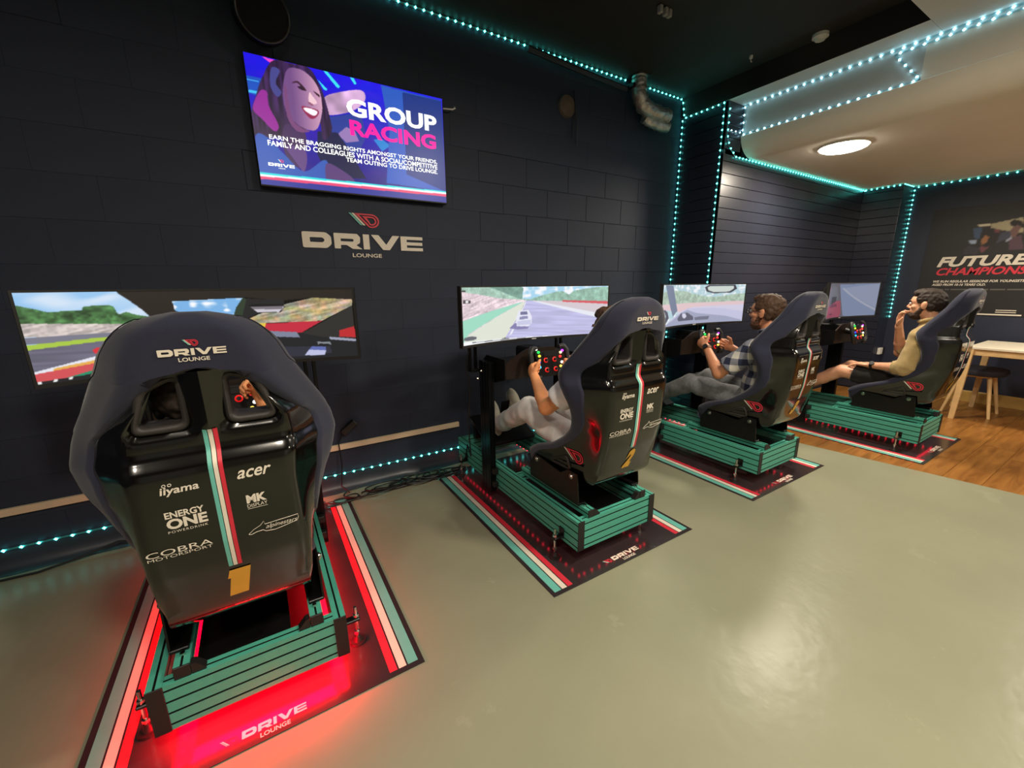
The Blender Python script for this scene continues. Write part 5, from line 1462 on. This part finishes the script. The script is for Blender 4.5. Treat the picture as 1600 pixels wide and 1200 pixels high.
def head_prims(mb, C, sc=1.0):
    C = Vector(C); o = lambda x, y, z: C+V3(x, y, z)*sc; R = lambda *a: tuple(v*sc for v in a)
    mb.ell(o(0, -0.012, 0.03), R(0.075, 0.097, 0.084)); mb.ell(o(0, 0.028, -0.04), R(0.060, 0.062, 0.070)); mb.ell(o(0, 0.058, -0.092), R(0.032, 0.028, 0.024))
    mb.ell(o(0, 0.055, 0.03), R(0.058, 0.042, 0.05))
    mb.cap(o(0, 0.088, 0.018), 0.008*sc, o(0, 0.108, -0.018), 0.0125*sc); mb.ell(o(0, 0.095, -0.026), R(0.019, 0.013, 0.010))
    mb.ell(o(0, 0.080, 0.030), R(0.050, 0.016, 0.011)); mb.ell(o(0, 0.084, -0.055), R(0.024, 0.014, 0.011)); mb.ell(o(0, 0.082, -0.068), R(0.020, 0.013, 0.008))
    for s in (-1, 1):
        mb.ell(o(s*0.077, -0.008, -0.006), R(0.010, 0.021, 0.033)); mb.ell(o(s*0.040, 0.058, -0.018), R(0.024, 0.024, 0.020))
        mb.ell(o(s*0.081, -0.016, 0.006), R(0.009, 0.014, 0.022))
    return o
def person(name, label, base, J, opt):
    """J: joints in simulator-local coordinates (left side is -x, towards the viewer)"""
    T = thing('person', label, 'person', base, group='people in the simulators')
    skin = opt['skin']; mb = SB()
    C = Vector(J['head']); o = head_prims(mb, C, opt.get('hs', 1.0))
    neck = Vector(J['neck']); mb.cap(C+V3(0, -0.025, -0.05), 0.052, neck, 0.058); mb.cap(neck, 0.06, Vector(J['chest'])+V3(0, 0, 0.1), 0.09)
    mb.ell(J['chest'], (0.155, 0.095, 0.14)); mb.ell(J['belly'], (0.145, 0.10, 0.14)); mb.ell(J['hip'], (0.16, 0.11, 0.10))
    for s in ('L', 'R'):
        sh, el, wr = (Vector(J[k+s]) for k in ('sh', 'el', 'wr'))
        mb.ell(sh, 0.058); mb.cap(sh, 0.050, el, 0.040); m_ = el.lerp(wr, 0.35); mb.cap(el, 0.040, m_, 0.039); mb.cap(m_, 0.039, wr, 0.026)
        kn, an = Vector(J['kn'+s]), Vector(J['an'+s]); hp = Vector(J['hip'])+V3(-0.09 if s == 'L' else 0.09, 0.02, -0.02)
        mb.cap(hp, 0.085, kn, 0.056); m_ = kn.lerp(an, 0.35); mb.cap(kn, 0.055, m_, 0.054); mb.cap(m_, 0.054, an, 0.036)
        h = J['hand'+s]; hand(mb, wr, *h[0], **h[1])
        ft = Vector(J['toe'+s]); mb.cap(an, 0.036, an.lerp(ft, 0.25), 0.030)
    body = link('body', remesh(mb, 'body', skin, 0.0055, 5), T)
    # shirt
    mb = SB(); nk = Vector(J['neck'])
    mb.ell(Vector(J['chest']), (0.178, 0.118, 0.16)); mb.ell(J['belly'], (0.172, 0.122, 0.16)); mb.ell(Vector(J['hip'])+V3(0, 0, 0.03), (0.176, 0.128, 0.085))
    mb.cap(Vector(J['chest'])+V3(0, 0, 0.06), 0.11, nk+V3(0, -0.005, -0.035), 0.072)
    for s in ('L', 'R'):
        sh, el = Vector(J['sh'+s]), Vector(J['el'+s]); mb.cap(Vector(J['chest'])+V3(0, 0, 0.08), 0.09, sh, 0.068)
        e_ = sh.lerp(el, opt.get('sleeve', 0.6)); mb.ell(sh, 0.070); mb.cyl(sh, e_, 0.068, opt.get('cuff', 0.064), n=20)
        if opt.get('sleeve2') and s == 'L': mb.ell(el, 0.062); mb.cyl(el, el.lerp(Vector(J['wr'+s]), opt['sleeve2']), 0.062, 0.060, n=20)
    link('shirt', remesh(mb, 'shirt', opt['shirt'], 0.007, 3, 0.007, 17), T)
    if opt.get('collar'):
        mb = MB(); c0 = nk+V3(0, 0.005, 0.005); pts = [c0+V3(0.066*math.sin(a), 0.066*math.cos(a)*0.95, 0.012-0.022*math.cos(a)) for a in np.linspace(0.35, 2*PI-0.35, 20)]
        mb.tube(pts, 0.014, 8); link('collar', mb.mesh('collar', [opt['shirt']]), T)
    # trousers
    mb = SB(); mb.ell(Vector(J['hip'])+V3(0, 0.0, -0.01), (0.178, 0.13, 0.105))
    for s in ('L', 'R'):
        kn, an = Vector(J['kn'+s]), Vector(J['an'+s]); hp = Vector(J['hip'])+V3(-0.09 if s == 'L' else 0.09, 0.02, -0.02)
        if opt.get('shorts'):
            e_ = hp.lerp(kn, 0.80); mb.ell(hp, 0.098); mb.cyl(hp, e_, 0.10, 0.082, n=20)
        else:
            mb.cap(hp, 0.098, kn, 0.073); e_ = kn.lerp(an, 0.93); mb.cyl(kn, e_, 0.072, 0.058, n=20)
    link('trousers', remesh(mb, 'trousers', opt['pants'], 0.007, 3, 0.010, 13), T)
    # shoes
    for s in ('L', 'R'):
        an, ft = Vector(J['an'+s]), Vector(J['toe'+s]); d = (ft-an).normalized(); side = V3(1, 0, 0); up = side.cross(d).normalized()
        if up.dot(V3(0, -1, 0.3)) < 0: up = -up
        hl = an-up*0.05-d*0.03
        mb = SB(); mb.ell(hl+d*0.05+up*0.035, (0.045, 0.075, 0.05), (side, d, up)); mb.ell(hl+d*0.15+up*0.018, (0.047, 0.10, 0.036), (side, d, up)); mb.cyl(an+up*0.05, an-up*0.02, 0.045, 0.05)
        shoe = link('shoe', remesh(mb, 'shoe', opt['shoe'], 0.006, 4), T)
        mb = MB(); P = [(0.044*math.sin(a)*(1.0 if math.cos(a) > 0 else 0.85), 0.14*math.cos(a)) for a in np.linspace(0, 2*PI, 25)[:-1]]
        c0 = hl+d*0.105-up*0.005
        top = [c0+side*p+d*q+up*0.004 for p, q in P]; bot = [c0+side*p+d*q-up*0.018 for p, q in P]; n_ = len(P)
        mb.add(top+bot, [(i, (i+1) % n_, n_+(i+1) % n_, n_+i) for i in range(n_)]+[tuple(range(n_)), tuple(range(2*n_-1, n_-1, -1))]); mb.build('sole', [SOLE], shoe, 40)
    # hair
    hs = opt.get('hs', 1.0)
    mb = SB(); mb.ell(o(0, -0.026, 0.050), (0.081*hs, 0.096*hs, 0.078*hs)); mb.ell(o(0, -0.050, 0.015), (0.079*hs, 0.074*hs, 0.075*hs)); mb.ell(o(0, 0.045, 0.092), (0.062*hs, 0.045*hs, 0.030*hs))
    mb.ell(o(0, 0.0, 0.098), (0.070*hs, 0.078*hs, 0.034*hs))
    for s in (-1, 1): mb.ell(o(s*0.064, 0.008, 0.046), (0.017*hs, 0.046*hs, 0.040*hs)); mb.ell(o(s*0.068, -0.045, 0.0), (0.014*hs, 0.035*hs, 0.05*hs))
    if opt.get('longhair'): mb.ell(o(0, -0.06, -0.06), (0.085, 0.06, 0.10)); mb.ell(o(-0.06, -0.01, -0.02), (0.03, 0.06, 0.09))
    link('hair', remesh(mb, 'hair', opt['hair'], 0.005, 4, 0.006, 55), T)
    if opt.get('beard'):
        mb = SB(); mb.ell(o(0, 0.046, -0.086), (0.052*hs, 0.052*hs, 0.040*hs))
        for s in (-1, 1): mb.cap(o(s*0.060, 0.010, -0.035), 0.015*hs, o(s*0.046, 0.038, -0.085), 0.022*hs)
        mb.ell(o(0, 0.089, -0.044), (0.030*hs, 0.012*hs, 0.007*hs))
        link('beard', remesh(mb, 'beard', opt['beard'], 0.005, 3, 0.005, 80), T)
    for s in (-1, 1):
        mb = MB(); mb.ell(o(s*0.032, 0.088, 0.010), (0.013, 0.010, 0.008)); ey = mb.build('eye', [EYEW], T)
        mb = MB(); mb.ell(o(s*0.032, 0.0965, 0.010), (0.006, 0.003, 0.006)); mb.build('iris', [EYED], ey)
        mb = MB(); mb.tube([o(s*0.014, 0.098, 0.030), o(s*0.034, 0.097, 0.036), o(s*0.054, 0.082, 0.030)], [0.004, 0.005, 0.003], 6); mb.build('eyebrow', [opt['hair']], T)
    if opt.get('glasses'):
        mb = MB(); gm = mat('glasses_frame', rgb(26, 20, 20), 0.3, noise_scale=20, noise_amt=0.05)
        for s in (-1, 1):
            mb.tube([o(s*(0.036+0.025*math.cos(a)), 0.108, 0.008+0.019*math.sin(a)) for a in np.linspace(0, 2*PI, 17)[:-1]], 0.0028, 6, closed=True)
            mb.tube([o(s*0.061, 0.106, 0.012), o(s*0.082, 0.06, 0.012), o(s*0.086, -0.01, 0.008)], 0.0024, 6)
        mb.tube([o(-0.011, 0.108, 0.012), o(0.011, 0.108, 0.012)], 0.0025, 6)
        gl = mb.build('glasses', [gm], T, label='dark thin-rimmed glasses')
        gg = bpy.data.materials.new('lens_glass'); gg.use_nodes = True; pb = gg.node_tree.nodes['Principled BSDF']; pb.inputs['Base Color'].default_value = (0.8, 0.8, 0.8, 1); pb.inputs['Alpha'].default_value = 0.12; pb.inputs['Roughness'].default_value = 0.03
        for s in (-1, 1):
            mb = MB(); mb.cyl(o(s*0.036, 0.1075, 0.008), o(s*0.036, 0.1085, 0.008), 0.023, n=20); mb.build('lens', [gg], gl)
    for s in opt.get('watch', ''):
        el, wr = Vector(J['el'+s]), Vector(J['wr'+s]); p = el.lerp(wr, 0.93); d = (wr-el).normalized()
        mb = MB(); mb.cyl(p-d*0.011, p+d*0.011, 0.0335, 0.0325, n=20)
        wt = mb.build('watch', [opt.get('strap', BLACKP)], T)
        q = p+V3(-0.028 if s == 'L' else 0.028, 0.0, 0.022); nn = (q-p).normalized(); mb = MB(); mb.cyl(q-nn*0.004, q+nn*0.008, 0.018, n=18); mb.build('watch_case', [BLACKM], wt)
    return T
grip = dict(curls=(45, 85, 60))
def gripL(w=None): return ((V3(0.25, 0.85, 0.42), V3(1, -0.15, 0.0), V3(0.1, -0.35, 0.9)), dict(curls=(58, 85, 55), thumb=(0.5, 0.75, 0.35)))
def gripR(w=None): return ((V3(-0.25, 0.85, 0.42), V3(-1, -0.15, 0.0), V3(-0.1, -0.35, 0.9)), dict(curls=(58, 85, 55), thumb=(0.5, 0.75, 0.35)))
def rigbase(i): return (RIGS[i][0], RIGS[i][1], 0)
J2 = dict(head=(-0.015, 0.095, 1.150), neck=(0, 0.095, 1.015), chest=(0, 0.10, 0.86), belly=(0, 0.15, 0.66), hip=(0, 0.20, 0.545),
          shL=(-0.185, 0.105, 0.925), elL=(-0.245, 0.315, 0.755), wrL=(-0.165, 0.535, 0.865), shR=(0.185, 0.105, 0.925), elR=(0.25, 0.33, 0.74), wrR=(0.165, 0.535, 0.865),
          knL=(-0.15, 0.62, 0.655), anL=(-0.12, 1.03, 0.435), toeL=(-0.12, 1.13, 0.565), knR=(0.13, 0.68, 0.67), anR=(0.10, 1.10, 0.46), toeR=(0.10, 1.19, 0.58), handL=gripL(), handR=gripR())
person('p2', 'person in white tee and pale grey sweatpants gripping the steering wheel', rigbase(1), J2,
       dict(skin=SKIN_A, shirt=TEE, pants=SWEAT, shoe=SHOE, hair=HAIR_BR, sleeve=0.62, cuff=0.072))
J1 = dict(J2); J1.update(head=(-0.045, 0.09, 1.085), neck=(-0.02, 0.10, 0.955), chest=(-0.01, 0.10, 0.80), belly=(0, 0.14, 0.63), shL=(-0.18, 0.105, 0.87), shR=(0.17, 0.105, 0.87), elR=(0.225, 0.31, 0.80), elL=(-0.235, 0.33, 0.74), wrR=(0.125, 0.495, 0.925), handR=((V3(-0.25, 0.6, 0.75), V3(-0.9, -0.2, 0.2), V3(-0.1, -0.35, 0.9)), dict(curls=(50, 80, 55), thumb=(0.5, 0.75, 0.35))))
person('p1', 'person hidden behind the nearest seat, glimpsed through its back openings', rigbase(0), J1,
       dict(skin=SKIN_A, shirt=DARKTEE, pants=JEANS, shoe=SHOE_D, hair=HAIR_DK, sleeve=0.6))
J3 = dict(head=(0.0, 0.222, 1.178), neck=(0, 0.175, 1.045), chest=(0, 0.165, 0.86), belly=(0, 0.185, 0.66), hip=(0, 0.20, 0.54),
          shL=(-0.185, 0.18, 0.935), elL=(-0.245, 0.38, 0.735), wrL=(-0.155, 0.555, 0.905), shR=(0.185, 0.18, 0.935), elR=(0.25, 0.36, 0.75), wrR=(0.165, 0.53, 0.87),
          knL=(-0.14, 0.66, 0.60), anL=(-0.12, 1.05, 0.40), toeL=(-0.12, 1.15, 0.53), knR=(0.13, 0.68, 0.61), anR=(0.10, 1.08, 0.41), toeR=(0.10, 1.17, 0.54), handL=gripL(), handR=gripR())
person('p3', 'bearded man with glasses, checked shirt and brown watch strap, steering', rigbase(2), J3,
       dict(skin=SKIN_B, shirt=CHECK, pants=JEANS, shoe=SHOE_D, hair=HAIR_BR, beard=BEARD_BR, glasses=True, watch='L', strap=mat('brown_strap', rgb(120, 72, 38), 0.6, noise_scale=30, noise_amt=0.1), sleeve=0.72, cuff=0.074, collar=True))
J4 = dict(head=(0.0, 0.200, 1.195), neck=(0, 0.150, 1.06), chest=(0, 0.135, 0.88), belly=(0, 0.17, 0.67), hip=(0, 0.19, 0.55),
          shL=(-0.19, 0.14, 0.955), elL=(-0.235, 0.19, 0.685), wrL=(-0.165, 0.435, 0.665), shR=(0.19, 0.16, 0.95), elR=(0.17, 0.345, 0.76), wrR=(0.03, 0.350, 1.005),
          knL=(-0.13, 0.645, 0.575), anL=(-0.11, 1.06, 0.30), toeL=(-0.11, 1.19, 0.40), knR=(0.13, 0.67, 0.585), anR=(0.10, 1.08, 0.31), toeR=(0.10, 1.21, 0.41),
          handL=((V3(0.15, 0.98, 0.0), V3(0, -0.05, -1), V3(1, 0, 0.0)), dict(curls=(8, 14, 12), spread=0.08, thumb=(0.75, 0.6, 0.2))),
          handR=((V3(-0.25, -0.02, 1.0), V3(-0.2, -0.95, 0.0), V3(-0.9, 0.2, -0.2)), dict(curls=(12, 40, 40), thumb=(0.85, 0.3, 0.4))))
person('p4', 'bearded man in khaki shirt and black shorts with hand at mouth', rigbase(3), J4,
       dict(skin=SKIN_C, shirt=KHAKI, pants=SHORTS, shorts=True, shoe=SHOE_D, hair=HAIR_DK, beard=BEARD_DK, watch='L', sleeve=1.0, sleeve2=0.28, cuff=0.066, collar=True))

# ------------------------------------------------------------------ small things around the room
# round loudspeaker above the television
T = thing('wall_speaker', 'round black speaker high on the wall above the television', 'speaker', (0.228, WY, 2.76))
d = Vector((-0.02, -1, -0.25)).normalized()
mb = MB(); mb.cyl((0, 0, 0.03), d*0.2, 0.135, 0.118, n=32, cap=False); mb.cyl((0, 0.0, 0.03), (0, -0.004, 0.03), 0.135, n=32); mb.build('body', [BLACKM], T)
mb = MB(); _, u_, v_ = frame_of(d); c0 = d*0.2
mb.tube([c0+(u_*math.cos(a)+v_*math.sin(a))*0.116 for a in np.linspace(0, 2*PI, 41)[:-1]], 0.005, 8, closed=True); mb.build('rim', [mat('speaker_rim', rgb(70, 68, 66), 0.35, 0.5, noise_scale=10, noise_amt=0.1)], T)
mb = MB(); rows = [[c0+d*(0.008*(1-(k/5)**2))+(u_*math.cos(a)+v_*math.sin(a))*(0.114*k/5+0.0005) for a in np.linspace(0, 2*PI, 33)[:-1]] for k in range(6)]
mb.grid(rows, closed=True); mb.build('grille', [mat('speaker_grille', rgb(28, 27, 25), 0.6, 0.4, noise_scale=300, noise_amt=0.6, bump=0.8, bump_scale=400)], T)
# foil duct
T = thing('foil_duct', 'crumpled silver foil duct hanging below the ceiling', 'duct', (3.0, WY-0.1, ZT))
def crump(pts, r, n=18):
    mb = MB(); sm = []; P = [Vector(p) for p in pts]
    for i in range(len(P)-1):
        for k in range(6): sm.append(P[i].lerp(P[i+1], k/6))
    sm.append(P[-1])
    for _ in range(4): sm = [sm[0]]+[(sm[i-1]+sm[i]*2+sm[i+1])/4 for i in range(1, len(sm)-1)]+[sm[-1]]
    mb.tube(sm, [r*(1+0.06*math.sin(i*2.3)) for i in range(len(sm))], n)
    mb.V = [tuple(Vector(v)*(1)+Vector((noise.noise(Vector(v)*30), noise.noise(Vector(v)*30+Vector((5, 0, 0))), noise.noise(Vector(v)*30+Vector((0, 9, 0)))))*0.008) for v in mb.V]
    return mb
crump([(0, 0, 0.0), (0, 0, -0.06), (0.0, 0, -0.14), (0.06, -0.01, -0.225), (0.2, -0.02, -0.25), (0.34, -0.03, -0.255)], 0.062).build('main_duct', [FOIL], T, 60)
crump([(0.10, 0.02, -0.29), (0.2, 0.01, -0.32), (0.30, -0.005, -0.335), (0.37, -0.02, -0.33)], 0.042).build('lower_duct', [FOIL], T, 60)
mb = MB(); mb.bbox(-0.09, -0.06, -0.02, 0.096, -0.10, -0.07, 0.003); mb.bbox(-0.07, 0.07, -0.07, 0.07, -0.006, 0.0, 0.002); mb.build('hanger', [BLACKM], T)
# blanked round vent with dangling wires
T = thing('round_vent', 'round blanked vent with dangling wires on the block wall', 'vent', (2.30, WY-0.004, 2.755))
mb = MB(); mb.cyl((0, 0, 0), (0, -0.02, 0), 0.082, 0.075, n=28); mb.build('cover_plate', [mat('vent_plate', rgb(92, 80, 68), 0.7, noise_scale=15, noise_amt=0.3)], T)
mb = MB(); mb.tube([(0.06, -0.02, 0.12), (0.07, -0.025, 0.02), (0.07, -0.03, -0.06), (0.06, -0.02, -0.13), (0.055, -0.02, -0.22)], 0.005, 6); mb.build('wire', [CABLE], T)
mb = MB(); mb.tube([(0.08, -0.02, -0.02), (0.09, -0.03, -0.1), (0.095, -0.02, -0.2), (0.10, -0.02, -0.27)], 0.004, 6); mb.build('wire', [CABLE], T)
# dark pipe under the ceiling line
mb = MB(); mb.tube([(1.9, WY-0.05, ZT-0.05), (2.5, WY-0.05, ZT-0.085), (2.9, WY-0.05, ZT-0.10)], 0.022, 10)
mb.build('wall_pipe', [mat('pipe_paint', rgb(40, 50, 62), 0.4, noise_scale=10, noise_amt=0.1)], label='dark painted pipe just under the ceiling beside the duct', cat='pipe')
mb = MB(); mb.tube([(1.228, TY+0.03, 2.535), (1.26, TY+0.005, 2.530), (1.295, TY, 2.532), (1.315, TY, 2.542), (1.315, TY+0.01, 2.552)], 0.005, 8)
mb.build('white_cable', [WHITEP], label='short white cable end sticking out behind the television', cat='cable')
# ceiling fittings
T = thing('twin_spot', 'small pale twin fitting on the dark ceiling', 'ceiling fitting', (2.46, 2.10, ZT))
for k, x in enumerate((-0.05, 0.0, 0.035)):
    mb = MB(); mb.bbox(x-0.013, x+0.013, -0.015, 0.015, -0.045, -0.002, 0.003); mb.build('block_connector', [mat('grey_fitting%d' % k, rgb(150, 148, 142), 0.6, noise_scale=30, noise_amt=0.1)], T)
mb = MB(); mb.bbox(-0.065, 0.05, -0.02, 0.02, -0.003, 0.0, 0.001); mb.build('base', [BLACKM], T)
T = thing('smoke_detector', 'small white detector on the dark beam face', 'detector', (XC-0.055, 1.73, ZT))
mb = MB(); mb.cyl((0, 0, 0), (0, 0, -0.02), 0.05, n=24); mb.build('base', [WHITEP], T)
mb = MB(); mb.cyl((0, 0, -0.02), (0, 0, -0.038), 0.04, 0.03, n=24); mb.build('sensor', [WHITEP], T)
T = thing('ceiling_hook', 'tiny white hook on the dark ceiling near the corner', 'hook', (3.5, 2.135, ZT))
mb = MB(); mb.cyl((0, 0, 0), (0, 0, -0.02), 0.012, n=12); mb.build('base', [WHITEP], T)
mb = MB(); mb.tube([(0, 0, -0.02), (0, 0, -0.035), (0.008, 0, -0.042), (0.016, 0, -0.036)], 0.003, 6); mb.build('hook_wire', [WHITEP], T)
# adapter and cable loops
T = thing('power_adapter', 'black power adapter hanging on the wall above the trunking', 'adapter', (0.44, WY-0.006, 0.45))
mb = MB(); mb.bbox(-0.055, 0.055, -0.04, 0.0, -0.022, 0.022, 0.005)
o_ = mb.build('adapter_body', [BLACKP], T); o_.rotation_euler = (0, math.radians(-38), 0)
mb = MB(); mb.tube([(-0.05, -0.02, -0.04), (-0.075, -0.02, -0.10), (-0.07, -0.03, -0.25), (-0.09, -0.05, -0.4), (-0.05, -0.10, -0.44)], 0.004, 6); mb.build('lead', [CABLE], T)
def loops(name, label, cx, cy, n, rx, ry, seed):
    rs = random.Random(seed); mb = MB()
    for k in range(n):
        ph = rs.uniform(0, 6); pts = []
        ox = rs.uniform(-rx*0.9, rx*0.9); oy = rs.uniform(-ry*0.3, ry*0.3); r1 = rs.uniform(0.05, 0.16); r2 = rs.uniform(0.03, 0.07)
        for i in range(46):
            a = ph+i*0.26; pts.append((cx+ox+r1*math.cos(a)*(1+0.25*math.sin(a*0.37))+0.004*i-0.09, min(cy+oy+r2*math.sin(a)*(1+0.3*math.cos(a*0.21)), WY-0.07), 0.0062+0.0025*(1+math.sin(a*1.7+k))+0.006*k))
        mb.tube(pts, 0.0048, 6)
    mb.build(name, [CABLE], label=label, cat='cable', kind='stuff')
loops('floor_cable', 'black cable loops heaped on the floor beside the first simulator', 0.52, 2.70, 5, 0.30, 0.05, 4)
loops('floor_cable', 'black cable tangle on the floor in front of simulator number 2', 0.98, 2.72, 4, 0.16, 0.04, 9)
mb = MB(); mb.tube([(XL+0.6, 2.80, 0.012), (-1.3, 2.79, 0.008), (-1.1, 2.775, 0.008), (-0.95, 2.80, 0.02), (-0.8, 2.815, 0.05), (-0.7, 2.80, 0.03), (-0.55, 2.79, 0.008), (-0.3, 2.80, 0.008)], 0.006, 8)
mb.build('floor_cable', [CABLE], label='single black cable along the wall foot at far left', cat='cable')
for i, (cx, y0) in enumerate(RIGS[:2]):
    mb = MB(); mb.tube([(cx-0.36, y0+0.975, 1.02), (cx-0.385, y0+0.97, 0.93), (cx-0.395, y0+0.96, 0.85), (cx-0.36, y0+0.99, 0.75), (cx-0.38, y0+1.0, 0.5), (cx-0.36, y0+1.02, 0.25), (cx-0.30, y0+1.20, 0.26), (cx-0.29, y0+1.25, 0.15), (cx-0.33, y0+1.3, 0.05), (cx-0.36, y0+1.38, 0.008)], 0.005, 6)
    mb.build('hanging_cable', [CABLE], label=['black cable dangling from monitor at the nearest simulator', 'black cable hanging beside the upright in front of the sweatpants driver'][i], cat='cable')
# socket on far return
T = thing('wall_socket', 'white double wall socket low on the far wall', 'socket', (XF-0.002, 2.10, 0.53))
T.location = (6.9, 2.028, 0.50)
mb = MB(); mb.bbox(-0.045, 0.045, -0.03, 0.0, -0.04, 0.045, 0.004); mb.build('back_box', [WHITEP], T)
mb = MB(); mb.bbox(0.046, 0.11, -0.03, 0.0, -0.04, 0.045, 0.004); mb.build('switch_box', [BLACKP], T)
# table
T = thing('dining_table', 'pale wooden table with slanted legs at the right edge', 'table', (6.38, 0.42, 0))
mb = MB(); mb.bbox(-0.39, 0.39, -0.68, 0.66, 0.725, 0.75, 0.004); mb.build('table_top', [mat('pale_table_top', rgb(232, 222, 200), 0.4, noise_scale=6, noise_amt=0.04)], T)
mb = MB()
for y_ in (0.63, -0.655): mb.bbox(-0.36, 0.36, y_-0.01, y_+0.012, 0.665, 0.725, 0.003)
for x_ in (-0.365, 0.345): mb.bbox(x_, x_+0.02, -0.655, 0.63, 0.665, 0.725, 0.003)
mb.build('apron', [OAK], T)
for sx in (-1, 1):
    for sy in (-1, 1):
        mb = MB()
        a = Vector((sx*0.362, sy*0.635, 0.7245)); b = Vector((sx*0.375, sy*0.655, 0.0)); h1, h2 = 0.026, 0.019
        vs = [a+Vector((i*h1, j*h1, 0)) for i, j in ((-1,-1),(1,-1),(1,1),(-1,1))]+[b+Vector((i*h2, j*h2, 0)) for i, j in ((-1,-1),(1,-1),(1,1),(-1,1))]
        mb.add(vs, [(3,2,1,0),(4,5,6,7),(0,1,5,4),(1,2,6,5),(2,3,7,6),(3,0,4,7)]); mb.build('leg', [OAK], T, smooth=False)
# chair tucked at the table
T = thing('side_chair', 'dark padded chair with splayed wooden legs by the table', 'chair', (6.42, 1.03, 0))
mb = MB(); rows = []
for k, (z_, s_) in enumerate(((0.435, 0.72), (0.43, 0.95), (0.455, 1.03), (0.485, 1.0), (0.495, 0.88), (0.497, 0.3), (0.497, 0.01))):
    rows.append([(0.205*s_*math.copysign(abs(math.cos(a))**0.7, math.cos(a)), 0.205*s_*math.copysign(abs(math.sin(a))**0.7, math.sin(a)), z_) for a in np.linspace(0, 2*PI, 33)[:-1]])
mb.grid(rows, closed=True); mb.add(rows[0], [tuple(range(32))[::-1]]); mb.build('seat', [mat('navy_pad', rgb(34, 36, 48), 0.7, noise_scale=200, noise_amt=0.15)], T, 50)
mb = MB(); mb.bbox(-0.12, 0.12, -0.12, 0.12, 0.405, 0.436, 0.006); mb.build('under_frame', [OAK], T)
for sx in (-1, 1):
    for sy in (-1, 1):
        mb = MB(); mb.cyl((sx*0.10, sy*0.10, 0.43), (sx*0.175, sy*0.175, 0.0), 0.019, 0.013, n=12); mb.build('leg', [OAK], T)

bpy.data.scenes.remove(TMP)
